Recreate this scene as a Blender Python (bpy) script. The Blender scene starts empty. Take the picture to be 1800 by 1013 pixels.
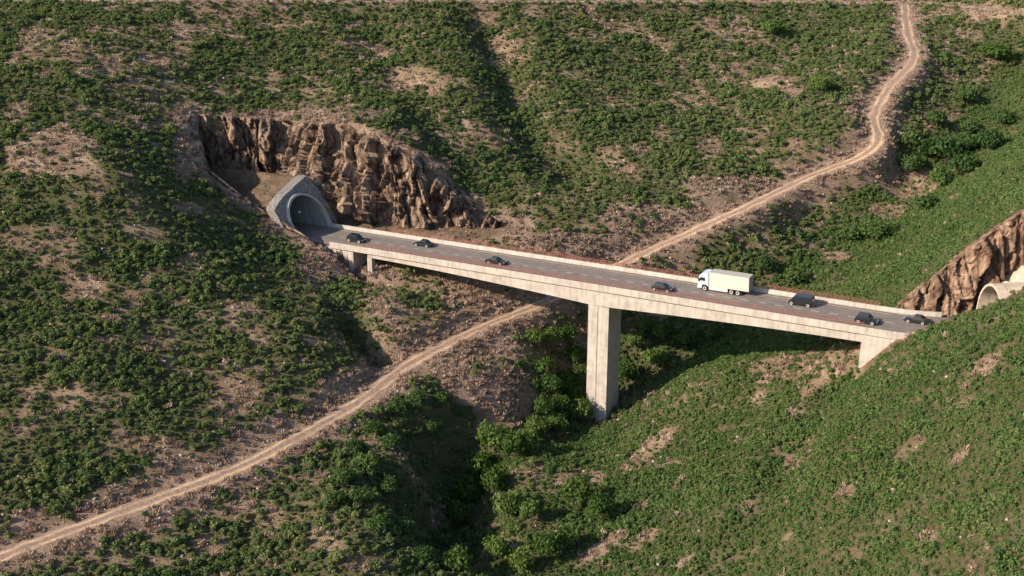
import bpy, bmesh, math, random
import numpy as np
from mathutils import Vector, Matrix
random.seed(7); RNG = np.random.default_rng(11)
scene = bpy.context.scene
C = scene.collection

# ------------------------------------------------------------------ survey of the site
CAM_H, PITCH, FOC = 91.626, 0.379565, 2200.0          # camera height over the deck, pitch, focal length (px of 1800)
TH, GR = 0.514685, 0.04                               # bearing and grade of the road
RC = np.array([15.0, 236.334, 0.0])
RU = np.array([math.cos(TH), -math.sin(TH), GR]); RN = np.array([math.sin(TH), math.cos(TH), 0.0])
RU2 = np.array([RU[0], RU[1], 0.0])
cP, sP = math.cos(PITCH), math.sin(PITCH)
EYE = np.array([0, 0, CAM_H])

def ray(px, py):
    a = (px-900)/FOC; b = (506.5-py)/FOC
    return np.array([a, cP+b*sP, -sP+b*cP])
def at(px, py, z):                                    # survey point of known height
    d = ray(px, py); return EYE + d*((z-CAM_H)/d[2])
def att(px, py, t):                                   # survey point of known offset from the road axis
    d = ray(px, py); return EYE + d*(-((EYE-RC) @ RN)/(d @ RN) + t/(d @ RN))
def st(x, y):
    dx, dy = x-RC[0], y-RC[1]
    return dx*RU2[0]+dy*RU2[1], dx*RN[0]+dy*RN[1]
def rp(s, t, h=0.0):                                  # point in road coordinates
    return RC + RU*s + RN*t + np.array([0, 0, h])
def head(s): return math.radians(30)*max(0.0, min(1.0, (s-60)/18))
_AX = {}
for _k in range(0, 601):
    _s = 60+_k*.1; _h = TH-head(_s)
    _AX[_k] = RC+RU*60 if _k == 0 else _AX[_k-1]+.1*np.array([math.cos(_h), -math.sin(_h), GR])
def rq(s, t, h=0.0):                                  # the same on the road's real line, which bends left past s = 60
    if s <= 60: return rp(s, t, h)
    _h = TH-head(s); return _AX[min(600, int(round((s-60)*10)))]+np.array([math.sin(_h), math.cos(_h), 0])*t+np.array([0, 0, h])
def to_photo(P):
    x, y, z = P[..., 0], P[..., 1], P[..., 2]-CAM_H
    d = y*cP - z*sP; up = y*sP + z*cP
    d = np.maximum(d, 1e-3)
    return 900+FOC*x/d, 506.5-FOC*up/d

# ------------------------------------------------------------------ noise
def vnoise(x, y, seed=0):
    xi = np.floor(x).astype(np.int64); yi = np.floor(y).astype(np.int64)
    fx = x-xi; fy = y-yi
    fx = fx*fx*(3-2*fx); fy = fy*fy*(3-2*fy)
    def h(a, b):
        n = (a*374761393 + b*668265263 + seed*974634777) & 0xFFFFFFFF
        n = ((n ^ (n >> 13))*1274126177) & 0xFFFFFFFF
        n = n ^ (n >> 16)
        return (n & 0xFFFF)/65535.0
    return (h(xi, yi)*(1-fx)+h(xi+1, yi)*fx)*(1-fy)+(h(xi, yi+1)*(1-fx)+h(xi+1, yi+1)*fx)*fy
def fbm(x, y, wl, octv=4, seed=0, gain=0.5):
    s = 0; a = 1; tot = 0; f = 1.0/wl
    for o in range(octv):
        s = s + a*vnoise(x*f+o*17.3, y*f-o*9.1, seed+o); tot += a; a *= gain; f *= 2.03
    return s/tot
def smooth(a, b, x):
    t = np.clip((x-a)/(b-a), 0, 1); return t*t*(3-2*t)

def catmull(P, step):
    P = np.asarray(P, float); out = []
    Q = np.vstack([2*P[0]-P[1], P, 2*P[-1]-P[-2]])
    for i in range(1, len(Q)-2):
        p0, p1, p2, p3 = Q[i-1:i+3]
        n = max(2, int(np.linalg.norm(p2-p1)/step))
        for k in range(n):
            t = k/n
            out.append(.5*((2*p1)+(-p0+p2)*t+(2*p0-5*p1+4*p2-p3)*t*t+(-p0+3*p1-3*p2+p3)*t**3))
    out.append(P[-1]); return np.array(out)
def poly_dist(x, y, P):                               # distance to a polyline and value of its 3rd column
    best = np.full(x.shape, 1e9); val = np.zeros(x.shape)
    for a, b in zip(P[:-1], P[1:]):
        ab = b[:2]-a[:2]; L = ab @ ab + 1e-9
        t = np.clip(((x-a[0])*ab[0]+(y-a[1])*ab[1])/L, 0, 1)
        d = np.hypot(x-a[0]-t*ab[0], y-a[1]-t*ab[1]); m = d < best
        best = np.where(m, d, best); val = np.where(m, a[2]+t*(b[2]-a[2]), val)
    return best, val
def sdf_poly(x, y, P):                                # signed distance to polygon, negative inside
    P = np.asarray(P, float); d = np.full(x.shape, 1e9); ins = np.zeros(x.shape, bool)
    for (ax, ay), (bx, by) in zip(P, np.roll(P, -1, 0)):
        ex, ey = bx-ax, by-ay
        t = np.clip(((x-ax)*ex+(y-ay)*ey)/(ex*ex+ey*ey+1e-9), 0, 1)
        d = np.minimum(d, np.hypot(x-ax-t*ex, y-ay-t*ey))
        c = ((ay > y) != (by > y)) & (x < (bx-ax)*(y-ay)/((by-ay) if by != ay else 1e-9)+ax)
        ins ^= c
    return np.where(ins, -d, d)

# ------------------------------------------------------------------ terrain
TRACK_F = [at(-120, 1040, -19), at(0, 980, -18), at(200, 905, -17), at(400, 830, -16.3), at(540, 760, -15.7), at(640, 700, -15.3),
           at(720, 640, -14.5), at(860, 570, -13), at(960, 530, -12), at(1090, 465, -8), at(1200, 415, -4), at(1300, 370, 0),
           at(1420, 312, 4), at(1512, 276, 7.5), at(1542, 244, 10.5), at(1536, 205, 13.5), at(1562, 155, 18), at(1605, 105, 22.5), at(1594, 55, 26.2), at(1590, 8, 29.5)]
FAR_TOP = [att(345, 203, 6), att(480, 212, 17), att(600, 222, 18), att(680, 258, 18), att(740, 288, 21), att(800, 338, 22.5), att(850, 378, 23)]
NEAR_TOP = [att(355, 290, -8), att(430, 350, -8), att(500, 400, -8), att(560, 427, -8), att(600, 460, -8), att(620, 488, -8)]
R_NEAR = [att(1508, 638, -7), att(1600, 590, -8), att(1680, 555, -8), att(1750, 528, -8), att(1800, 503, -8)]
R_FAR = [att(1580, 540, 9), att(1640, 490, 11), att(1700, 440, 13), att(1760, 400, 15), att(1800, 372, 16)]
pz = [(0, 0, 38), (300, 0, 38), (600, 3, 36.5), (900, 3, 35.5), (1200, 3, 33.5), (1400, 3, 31.5), (1800, 25, 30),
      (0, 200, 24), (150, 100, 31), (0, 350, 14), (0, 500, 3), (0, 650, -5), (0, 800, -11.5), (0, 1013, -19),
      (200, 300, 17), (200, 450, 5), (200, 600, -3.5), (200, 750, -10.5),
      (450, 130, 24), (700, 150, 22), (900, 200, 16.5), (1000, 300, 6.5), (950, 420, -2.5), (1100, 200, 14), (1100, 100, 23),
      (1300, 200, 13), (1400, 100, 22), (1300, 290, 6),
      (700, 540, -8.5), (500, 600, -7), (400, 480, -0.5), (350, 650, -8.5), (640, 500, -8.2),
      (850, 620, -15.5), (900, 700, -20.5), (950, 640, -18.5), (850, 700, -19), (880, 750, -23.5),
      (1000, 710, -28), (1060, 748, -28.5), (950, 760, -27.5), (885, 795, -25.5), (815, 860, -32.5), (795, 930, -34.5), (790, 1013, -36), (885, 850, -26.0), (890, 930, -26.5), (880, 1000, -27.5),
      (690, 700, -15.8), (640, 800, -17.5), (700, 800, -17.5), (690, 900, -19.3), (670, 1013, -21.2), (750, 715, -17), (500, 900, -19), (450, 1010, -21), (250, 1010, -20),
      (1250, 662, -15.5), (1400, 650, -10), (1200, 800, -20.5), (1200, 1013, -22), (1500, 1013, -7), (1800, 1013, 8), (1400, 850, -7.8),
      (1600, 850, 1), (1800, 750, 13), (1600, 700, 4.2), (1500, 760, -1.6), (1000, 900, -26.5), (1000, 1013, -26.5),
      (1500, 525, -5), (1450, 430, -8), (1590, 335, -0.5), (1690, 235, 7.5), (1770, 120, 18),
      (1550, 470, -4), (1620, 400, 2), (1700, 300, 7), (1800, 200, 14), (1720, 380, 12), (1800, 290, 19)]
ctl = [at(*q) for q in pz] + TRACK_F[1:] + FAR_TOP + NEAR_TOP + R_NEAR + R_FAR
ctl += [np.array(q, float) for q in [(0, 430, 37), (-150, 430, 42), (150, 430, 33), (200, 400, 34), (150, 250, 35), (130, 180, 38), (110, 125, 30), (170, 320, 31),
        (-150, 180, 6), (-155, 260, 24), (-120, 120, -12), (-60, 100, -24), (0, 110, -34), (52, 88, 2), (48, 257, -17.5)]]
ctl = np.array(ctl)

def tps_fit(P, lam):
    xy = P[:, :2]/100.0; n = len(P)
    d2 = ((xy[:, None]-xy[None])**2).sum(-1)
    K = np.where(d2 > 0, .5*d2*np.log(np.maximum(d2, 1e-12)), 0)+lam*np.eye(n)
    A = np.zeros((n+3, n+3)); A[:n, :n] = K; A[:n, n] = 1; A[:n, n+1:] = xy; A[n, :n] = 1; A[n+1:, :n] = xy.T
    return xy, np.linalg.solve(A, np.r_[P[:, 2], 0, 0, 0])
TXY, TW = tps_fit(ctl, 0.0006)
def tps(x, y):
    x = np.asarray(x, float)/100; y = np.asarray(y, float)/100; sh = x.shape; x = x.ravel(); y = y.ravel(); out = np.empty_like(x)
    for i in range(0, len(x), 20000):
        a = x[i:i+20000]; b = y[i:i+20000]
        d2 = (a[:, None]-TXY[:, 0])**2+(b[:, None]-TXY[:, 1])**2
        out[i:i+20000] = np.where(d2 > 0, .5*d2*np.log(np.maximum(d2, 1e-12)), 0) @ TW[:-3] + TW[-3]+TW[-2]*a+TW[-1]*b
    return out.reshape(sh)

TRK = catmull(TRACK_F, 1.5)
TOPROAD = catmull([at(-150, -1, 38), at(0, 1, 38), at(300, 1, 38), at(600, 2, 36.5), at(900, 2, 35.5), at(1200, 3, 33.5), at(1400, 4, 31.5), at(1590, 5, 29.7), at(1680, 10, 29.5), at(1800, 24, 30), at(1950, 45, 31)], 2.5)
def rs_(P): return [tuple(st(p[0], p[1])) for p in P]
LS = rs_(FAR_TOP)
L_FOOT = [(-106, 4.0), (-94, 8.5), (-76, 8.6), (-60, 11.5), (-47, 16.5), (-38, 20.5), (-28, 23.5)]      # foot of the rock wall (s, t)
CUT_L = [(-18, -6.9), (-92, -6.9), (-105, 5.0)] + L_FOOT[1:] + [(-18, 27)]
CUT_R = [(48, -6.9), (110, -6.9), (110, 8.0), (61, 7.4), (48, 7.4)]
TOP_L = [(-18, -7.8), (-94.2, -7.8), (-107.8, 5.6)]+LS[1:]+[(-18, 29)]
MITRE_R = 77.3
TOP_R = [(48, -7.6), (118, -7.6), (118, 27), (106, 24), (92, 19)]+rs_(R_FAR)[::-1]+[(48, 8.6)]
MITRE_L, MSL = -68.6, 0.62
def floor_l(s, t):
    zr = GR*s
    ramp = (MITRE_L-0.5-s)/MSL
    back = np.interp(t, [-9, -7, -5.5, -3, 0, 4, 6.5, 9], [4.5, 5.4, 7.2, 9.1, 9.6, 10.6, 10.9, 9.0])-4.2*smooth(-84.5, -89.5, s)*smooth(6, 1, t)
    h = np.where(s > MITRE_L-0.5, -0.35, np.minimum(np.maximum(ramp, -0.35), back))
    h = np.where(s > -55, -0.35, h)
    h = h+np.where((t < -5.5) & (s > -66), -2.0-0.5*np.clip(s+66, 0, 12), 0)
    return zr+h
def floor_r(s, t):
    zr = GR*s
    h = np.where(s < MITRE_R+1.5, -0.35, np.minimum((s-MITRE_R-1.5)/MSL, 9.6+0.6*np.clip(s-MITRE_R-6.3, 0, 40)))
    return zr+np.maximum(h, -0.35)
def terrain(x, y):
    xc = np.clip(x, -170, 190); yc = np.clip(y, 80, 440)
    z = tps(xc, yc)
    s, t = st(x, y)
    bump = (fbm(x, y, 22, 3, 5)-.5)*1.6+(fbm(x, y, 6.5, 3, 9)-.5)*1.1+(fbm(x, y, 1.7, 2, 19)-.5)*.35
    dT, zT = poly_dist(x, y, TRK[::2])
    dU, zU = poly_dist(x, y, TOPROAD[::2])
    keep = smooth(4, 12, dT)*smooth(4, 10, dU)
    inb = (s > -60) & (s < 62) & (np.abs(t) < 9)
    keep = keep*np.where((s > -118) & (s < 105), smooth(6, 13, np.abs(t+0*s)), 1)*np.where((s > -118) & (s < -20) & (t > 0) & (t < 32), .35, 1)
    z = z+bump*keep
    for path, dep, wid in ((GUL1, 5.0, 7.5), (GUL2, 5.5, 3.6), (GUL3, 3.8, 5.0), (GUL4, 3.0, 7.0)):
        dg, _ = poly_dist(x, y, path); z = z-dep*np.exp(-(dg/wid)**2)
    z = z+(zT-z)*(1-smooth(2.2, 6.0, dT))
    z = z+(zU-z)*(1-smooth(3.0, 7.0, dU))
    # clearance under the spans
    soff = GR*s-0.5-1.1-2.2
    zc = np.minimum(z, soff-np.where(np.abs(t) < 6.5, 0, 0)+np.maximum(0, np.abs(t)-6.5)*0.8)
    z = np.where((s > -50) & (s < 55), zc, z)
    # cuttings
    m = (s > -125) & (s < -10) & (t > -30) & (t < 45)
    d = sdf_poly(s, t, CUT_L); dt_ = sdf_poly(s, t, TOP_L)
    zc = floor_l(s, t)+np.maximum(0, d-.2)*.35
    zc = np.where(dt_ > -.55, zc+(dt_+.55)*7, zc)
    z = np.where(m, np.minimum(z, zc), z)
    m = (s > 45) & (s < 130) & (t > -30) & (t < 45)
    d = sdf_poly(s, t, CUT_R); dt_ = sdf_poly(s, t, TOP_R)
    zc = floor_r(s, t)+np.maximum(0, d-.2)*.35
    zc = np.where(dt_ > -.55, zc+(dt_+.55)*7, zc)
    z = np.where(m & (s > 57), np.minimum(z, zc), z)
    # abutment bench on the left
    zb = -7.0+np.maximum(0, np.maximum(np.abs(t)-6.5, np.maximum(-55-s, s+47)))*1.2
    z = np.where((s > -66) & (s < -40) & (np.abs(t) < 12) & (s > -55.5), np.minimum(z, np.maximum(zb, -30)), z)
    return z
GUL1 = np.array([list(at(*q)[:2])+[0] for q in [(855, 45, 31), (885, 110, 24), (915, 175, 19), (940, 220, 15), (1000, 290, 7)]])
GUL3 = np.array([list(at(*q)[:2])+[0] for q in [(1490, 655, -4.5), (1430, 720, -6), (1385, 810, -8.5), (1330, 920, -12), (1280, 1013, -17)]])
GUL4 = np.array([list(at(*q)[:2])+[0] for q in [(640, 30, 33), (700, 110, 26), (760, 190, 20), (830, 270, 12)]])
GUL2 = np.array([list(at(*q)[:2])+[0] for q in [(610, 555, -8.5), (655, 600, -10.5), (690, 628, -13), (705, 640, -14)]])

fx = np.arange(-170, 190.01, 0.8); fy = np.arange(84, 440.01, 0.8)
ext = np.array([3, 7, 14, 28, 55, 110, 220, 450, 900, 1800.0])
GX = np.r_[fx[0]-ext[::-1], fx, fx[-1]+ext]; GY = np.r_[fy[0]-ext[::-1][3:], fy, fy[-1]+ext]
XX, YY = np.meshgrid(GX, GY)
ZZ = terrain(XX, YY)
F0x, F0y = len(ext), len(ext)-3
def zat(x, y):                                        # bilinear height of the terrain mesh
    x = np.asarray(x, float); y = np.asarray(y, float)
    u = np.clip((x-fx[0])/0.8, 0, len(fx)-1.001); v = np.clip((y-fy[0])/0.8, 0, len(fy)-1.001)
    i = u.astype(int); j = v.astype(int); a = u-i; b = v-j
    G = ZZ[F0y:F0y+len(fy), F0x:F0x+len(fx)]
    return (G[j, i]*(1-a)+G[j, i+1]*a)*(1-b)+(G[j+1, i]*(1-a)+G[j+1, i+1]*a)*b
def hit(px, py):                                      # where the sight line meets the ground
    d = ray(px, py); k = np.arange(60, 620, 0.5)
    P = EYE+d*k[:, None]; m = P[:, 2] < zat(P[:, 0], P[:, 1])
    i = int(np.argmax(m)) if m.any() else len(k)-1
    return P[i]

# ------------------------------------------------------------------ materials
def new_mat(name):
    m = bpy.data.materials.new(name); m.use_nodes = True; nt = m.node_tree; nt.nodes.clear()
    out = nt.nodes.new('ShaderNodeOutputMaterial'); b = nt.nodes.new('ShaderNodeBsdfPrincipled')
    nt.links.new(b.outputs[0], out.inputs[0]); return m, nt, b
class N:
    def __init__(s, nt): s.nt = nt
    def node(s, t, **k):
        n = s.nt.nodes.new(t)
        for a, v in k.items(): setattr(n, a, v)
        return n
    def link(s, a, b): s.nt.links.new(a, b)
    def pos(s): return s.node('ShaderNodeNewGeometry').outputs['Position']
    def noise(s, vec, scale, detail=4, rough=.55, dist=0):
        n = s.node('ShaderNodeTexNoise'); n.inputs['Scale'].default_value = scale; n.inputs['Detail'].default_value = detail
        n.inputs['Roughness'].default_value = rough; n.inputs['Distortion'].default_value = dist
        if vec is not None: s.link(vec, n.inputs['Vector'])
        return n.outputs['Fac']
    def vscale(s, vec, xyz):
        n = s.node('ShaderNodeVectorMath', operation='MULTIPLY'); s.link(vec, n.inputs[0]); n.inputs[1].default_value = xyz; return n.outputs[0]
    def ramp(s, fac, stops):
        n = s.node('ShaderNodeValToRGB'); e = n.color_ramp.elements
        while len(e) < len(stops): e.new(.5)
        for k, (p, c) in enumerate(stops): e[k].position = p; e[k].color = (*c, 1) if len(c) == 3 else c
        s.link(fac, n.inputs[0]); return n.outputs[0]
    def mix(s, fac, a, b, mode='MIX'):
        n = s.node('ShaderNodeMix', data_type='RGBA', blend_type=mode)
        for v, i in ((fac, 0), (a, 6), (b, 7)):
            if hasattr(v, 'is_output'): s.link(v, n.inputs[i])
            else: n.inputs[i].default_value = v if i == 0 else (*v, 1)
        return n.outputs[2]
    def math(s, op, a, b=0.0):
        n = s.node('ShaderNodeMath', operation=op)
        for v, i in ((a, 0), (b, 1)):
            if hasattr(v, 'is_output'): s.link(v, n.inputs[i])
            else: n.inputs[i].default_value = v
        return n.outputs[0]
    def attr(s, name, kind='GEOMETRY'):
        n = s.node('ShaderNodeAttribute', attribute_name=name, attribute_type=kind); return n.outputs['Fac']
    def bump(s, h, strength, dist, bsdf):
        n = s.node('ShaderNodeBump'); n.inputs['Strength'].default_value = strength; n.inputs['Distance'].default_value = dist
        s.link(h, n.inputs['Height']); s.link(n.outputs[0], bsdf.inputs['Normal'])

SOIL_A, SOIL_B, SOIL_C = (.33, .232, .162), (.49, .37, .275), (.20, .138, .095)
def mat_ground():
    m, nt, b = new_mat('ground_soil'); n = N(nt); p = n.pos()
    base = n.ramp(n.noise(p, .16, 6, .6), [(.3, SOIL_C), (.5, SOIL_A), (.7, SOIL_B)])
    fine = n.ramp(n.noise(p, 1.5, 7, .78), [(.34, (.32, .29, .27)), (.5, (.95, .95, .95)), (.68, (1.55, 1.5, 1.45))])
    col = n.mix(.85, base, fine, 'MULTIPLY')
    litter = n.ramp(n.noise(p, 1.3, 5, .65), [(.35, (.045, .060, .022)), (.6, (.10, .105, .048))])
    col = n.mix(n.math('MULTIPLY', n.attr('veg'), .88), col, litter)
    dry = n.ramp(n.noise(p, 1.7, 5, .7), [(.34, (.17, .115, .095)), (.52, (.31, .22, .175)), (.7, (.48, .365, .30))])
    col = n.mix(n.math('MULTIPLY', n.attr('dry'), .9), col, dry)
    cutc = n.ramp(n.noise(p, .5, 6, .65), [(.3, (.13, .09, .062)), (.55, (.22, .155, .105)), (.75, (.31, .225, .16))])
    col = n.mix(n.attr('cut'), col, cutc)
    # scattered pale stones
    v = n.node('ShaderNodeTexVoronoi'); v.inputs['Scale'].default_value = .9; n.link(p, v.inputs['Vector'])
    st_ = n.ramp(v.outputs['Distance'], [(.10, (1, 1, 1)), (.16, (0, 0, 0))])
    gate = n.ramp(n.noise(p, .35, 3, .6), [(.52, (0, 0, 0)), (.62, (.8, .8, .8))])
    col = n.mix(n.mix(1, st_, gate, 'MULTIPLY'), col, (.50, .44, .40))
    n.link(col, b.inputs['Base Color']); b.inputs['Roughness'].default_value = .95; b.inputs['Specular IOR Level'].default_value = .1
    n.bump(n.noise(p, 1.4, 7, .78), 1.0, .8, b); return m
def mat_rock(name, tint=(1, 1, 1), dark=1.0):
    m, nt, b = new_mat(name); n = N(nt); p = n.pos(); q = n.vscale(p, (.55, .55, .22))
    a = n.ramp(n.noise(q, .9, 7, .62, .6), [(.32, (.050, .036, .030)), (.42, (.15, .105, .078)), (.54, (.30, .225, .17)), (.68, (.47, .37, .285))])
    cr = n.node('ShaderNodeTexVoronoi', feature='DISTANCE_TO_EDGE'); cr.inputs['Scale'].default_value = .8
    wn = n.node('ShaderNodeTexNoise'); wn.inputs['Scale'].default_value = .6; n.link(q, wn.inputs['Vector'])
    ad = n.node('ShaderNodeVectorMath', operation='ADD'); n.link(q, ad.inputs[0]); n.link(wn.outputs['Color'], ad.inputs[1]); n.link(ad.outputs[0], cr.inputs['Vector'])
    ck = n.ramp(cr.outputs['Distance'], [(.0, (.28, .24, .22)), (.08, (1, 1, 1))])
    col = n.mix(.75, a, ck, 'MULTIPLY')
    gr = n.ramp(n.noise(p, .28, 4, .6), [(.4, (.75, .7, .68)), (.62, (1.1, 1.05, 1.0))])
    col = n.mix(.9, col, gr, 'MULTIPLY'); col = n.mix(1, col, tint, 'MULTIPLY')
    n.link(col, b.inputs['Base Color']); b.inputs['Roughness'].default_value = .95; b.inputs['Specular IOR Level'].default_value = .15
    n.bump(n.noise(n.vscale(p, (1, 1, .5)), 2.2, 6, .7), 1.0, .5, b); return m
def mat_concrete(name, col=(.56, .50, .43), var=.18, streak=True):
    m, nt, b = new_mat(name); n = N(nt); p = n.pos()
    f = n.noise(p, .7, 6, .6); lo = tuple(c*(1-var) for c in col); hi = tuple(min(.85, c*(1+var*.6)) for c in col)
    c = n.ramp(f, [(.3, lo), (.65, hi)])
    if streak:
        s2 = n.ramp(n.noise(n.vscale(p, (1.3, 1.3, .12)), 1.1, 5, .6), [(.32, (.60, .58, .56)), (.58, (1, 1, 1))])
        c = n.mix(.6, c, s2, 'MULTIPLY')
    if streak:
        sx = n.node('ShaderNodeSeparateXYZ'); n.link(p, sx.inputs[0])
        jt = n.math('LESS_THAN', n.math('FRACT', n.math('MULTIPLY', sx.outputs[2], .27)), .022)
        c = n.mix(n.math('MULTIPLY', jt, .22), c, (.2, .17, .15))
    n.link(c, b.inputs['Base Color']); b.inputs['Roughness'].default_value = .85; b.inputs['Specular IOR Level'].default_value = .25
    n.bump(n.noise(p, 6, 4, .6), .25, .05, b); return m
def mat_plain(name, col, rough=.5, metal=0, var=.1, coat=0, sc=3.0):
    m, nt, b = new_mat(name); n = N(nt)
    tc = n.node('ShaderNodeTexCoord').outputs['Object']
    c = n.ramp(n.noise(tc, sc, 4), [(.3, tuple(x*(1-var) for x in col)), (.7, tuple(min(1, x*(1+var)) for x in col))])
    n.link(c, b.inputs['Base Color']); b.inputs['Roughness'].default_value = rough; b.inputs['Metallic'].default_value = metal; b.inputs['Coat Weight'].default_value = coat
    return m
def mat_leaf(name, stops, trans=.3, pscale=.05, inst=True):
    m, nt, b = new_mat(name); n = N(nt); p = n.pos()
    oi = n.attr('tone', 'INSTANCER') if inst else n.node('ShaderNodeObjectInfo').outputs['Random']
    f = n.math('ADD', n.math('MULTIPLY', oi, .42), n.math('MULTIPLY', n.noise(p, pscale, 4, .65), .55))
    f = n.math('ADD', f, n.math('MULTIPLY', n.noise(p, 1.9, 3, .6), .22))
    c = n.ramp(f, stops); n.link(c, b.inputs['Base Color']); b.inputs['Roughness'].default_value = .62; b.inputs['Specular IOR Level'].default_value = .18
    tr = n.node('ShaderNodeBsdfTranslucent'); n.link(n.mix(1, c, (1.15, 1.2, .55), 'MULTIPLY'), tr.inputs[0])
    mx = n.node('ShaderNodeMixShader'); mx.inputs[0].default_value = trans
    n.link(b.outputs[0], mx.inputs[1]); n.link(tr.outputs[0], mx.inputs[2])
    n.link(mx.outputs[0], [q for q in nt.nodes if q.type == 'OUTPUT_MATERIAL'][0].inputs[0]); return m
def mat_track():
    m, nt, b = new_mat('track_dirt'); n = N(nt); p = n.pos()
    a = n.ramp(n.noise(p, 1.5, 7, .78), [(.34, (.15, .10, .08)), (.52, (.27, .185, .145)), (.7, (.42, .31, .25))])
    r = n.ramp(n.noise(p, 1.2, 5, .6), [(.3, (.42, .295, .175)), (.6, (.57, .43, .275))])
    c = n.mix(n.attr('rut'), a, r)
    n.link(c, b.inputs['Base Color']); b.inputs['Roughness'].default_value = .95; b.inputs['Specular IOR Level'].default_value = .1
    n.bump(n.noise(p, 3, 5, .7), .6, .2, b); return m
def mat_asphalt():
    m, nt, b = new_mat('asphalt'); n = N(nt); p = n.pos()
    c = n.ramp(n.noise(p, .5, 6, .6), [(.3, (.135, .115, .103)), (.7, (.205, .178, .158))])
    g = n.ramp(n.noise(p, 9, 3, .7), [(.3, (.8, .8, .8)), (.7, (1.15, 1.15, 1.15))])
    c = n.mix(1, c, g, 'MULTIPLY')
    c = n.mix(n.math('MULTIPLY', n.attr('wear'), .5), c, (.20, .18, .165))
    n.link(c, b.inputs['Base Color']); b.inputs['Roughness'].default_value = .8; b.inputs['Specular IOR Level'].default_value = .3; return m

M = dict(
    ground=mat_ground(), rock=mat_rock('cut_rock'), rock_r=mat_rock('cut_rock_right', (1.04, .98, .95)), conc=mat_concrete('bridge_concrete', (.47, .42, .375), .18),
    conc_in=mat_concrete('tunnel_concrete', (.36, .36, .35), .15), collar=mat_concrete('collar_concrete', (.44, .43, .41), .15), pale=mat_concrete('pale_shotcrete', (.47, .40, .32), .18),
    asphalt=mat_asphalt(), paint=mat_plain('road_paint', (.58, .54, .48), .7, 0, .2), track=mat_track(), rust=mat_plain('rust_red_steel', (.22, .075, .06), .7, 0, .3),
    gravel=mat_concrete('gravel_road', (.36, .27, .22), .3, False),
    leaf_l=mat_leaf('scrub_leaves', [(.20, (.044, .082, .034)), (.42, (.082, .132, .046)), (.64, (.128, .172, .060)), (.84, (.180, .195, .078)), (.96, (.24, .195, .125))]),
    leaf_m=mat_leaf('far_scrub_leaves', [(.20, (.052, .094, .036)), (.42, (.092, .145, .050)), (.64, (.138, .185, .064)), (.84, (.190, .205, .085)), (.96, (.24, .195, .125))]),
    leaf_r=mat_leaf('slope_leaves', [(.20, (.040, .084, .026)), (.42, (.074, .134, .038)), (.64, (.112, .172, .052)), (.84, (.160, .195, .076)), (.96, (.22, .185, .11))]),
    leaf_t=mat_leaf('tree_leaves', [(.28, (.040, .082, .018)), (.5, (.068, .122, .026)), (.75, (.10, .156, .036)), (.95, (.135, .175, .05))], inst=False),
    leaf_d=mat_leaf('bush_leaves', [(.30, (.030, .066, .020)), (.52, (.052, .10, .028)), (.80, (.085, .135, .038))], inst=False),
    twig=mat_leaf('dry_twigs', [(.28, (.20, .14, .115)), (.55, (.33, .235, .19)), (.85, (.44, .34, .26))], .1),
    tuft=mat_leaf('grass_tufts', [(.20, (.06, .075, .03)), (.42, (.13, .12, .055)), (.64, (.24, .18, .095)), (.9, (.36, .27, .16))]),
    stone=mat_concrete('field_stone', (.38, .31, .265), .35, False), bark=mat_plain('bark', (.10, .075, .055), .9),
)
def mat_stonewall():
    m, nt, b = new_mat('stone_pitching'); n = N(nt); p = n.pos()
    v = n.node('ShaderNodeTexVoronoi'); v.inputs['Scale'].default_value = 2.4; n.link(p, v.inputs['Vector'])
    c = n.ramp(n.node('ShaderNodeSeparateColor').outputs[0], [(0, (.17, .155, .14)), (.5, (.24, .235, .23)), (1, (.34, .30, .26))])
    sc = [q for q in nt.nodes if q.type == 'SEPARATE_COLOR'][0]; n.link(v.outputs['Color'], sc.inputs[0])
    e = n.node('ShaderNodeTexVoronoi', feature='DISTANCE_TO_EDGE'); e.inputs['Scale'].default_value = 2.4; n.link(p, e.inputs['Vector'])
    c = n.mix(.8, c, n.ramp(e.outputs['Distance'], [(0, (.35, .33, .3)), (.1, (1, 1, 1))]), 'MULTIPLY')
    n.link(c, b.inputs['Base Color']); b.inputs['Roughness'].default_value = .9
    n.bump(e.outputs['Distance'], .8, .3, b); return m
M['stonewall'] = mat_stonewall()

# ------------------------------------------------------------------ object helpers
def mesh_obj(name, V, F, mat, parent=None, smooth_=False, attrs=None):
    me = bpy.data.meshes.new(name)
    V = np.asarray(V, np.float32)
    if isinstance(F, np.ndarray):
        k = F.shape[1]; me.vertices.add(len(V)); me.vertices.foreach_set('co', V.ravel())
        me.loops.add(F.size); me.loops.foreach_set('vertex_index', F.ravel().astype(np.int32))
        me.polygons.add(len(F)); me.polygons.foreach_set('loop_start', np.arange(0, F.size, k, dtype=np.int32))
        me.update(calc_edges=True); me.validate()
    else:
        me.from_pydata([tuple(map(float, v)) for v in V], [], F); me.update()
    for a, v in (attrs or {}).items():
        at_ = me.attributes.new(a, 'FLOAT', 'POINT'); at_.data.foreach_set('value', np.asarray(v, np.float32))
    for mm in (mat if isinstance(mat, list) else [mat]): me.materials.append(mm)
    if smooth_: me.polygons.foreach_set('use_smooth', np.ones(len(me.polygons), bool))
    o = bpy.data.objects.new(name, me); C.objects.link(o)
    if parent is not None:
        o.parent = parent
        if parent.get('_world'): o.matrix_parent_inverse = parent.matrix_world.inverted() if False else Matrix.Translation(parent.location).inverted()
    return o
def empty(name, loc, label, cat, group=None, rot=None):
    o = bpy.data.objects.new(name, None); C.objects.link(o); o.location = loc; o.empty_display_size = .5
    o['label'] = label; o['category'] = cat
    if group: o['group'] = group
    if rot is not None: o.rotation_mode = 'QUATERNION'; o.rotation_quaternion = rot
    return o
def site_empty(name, loc, label, cat):                # children are given in site coordinates
    o = empty(name, loc, label, cat); o['_world'] = 1; return o
def structure(o, kind='structure'): o['kind'] = kind; return o
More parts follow.
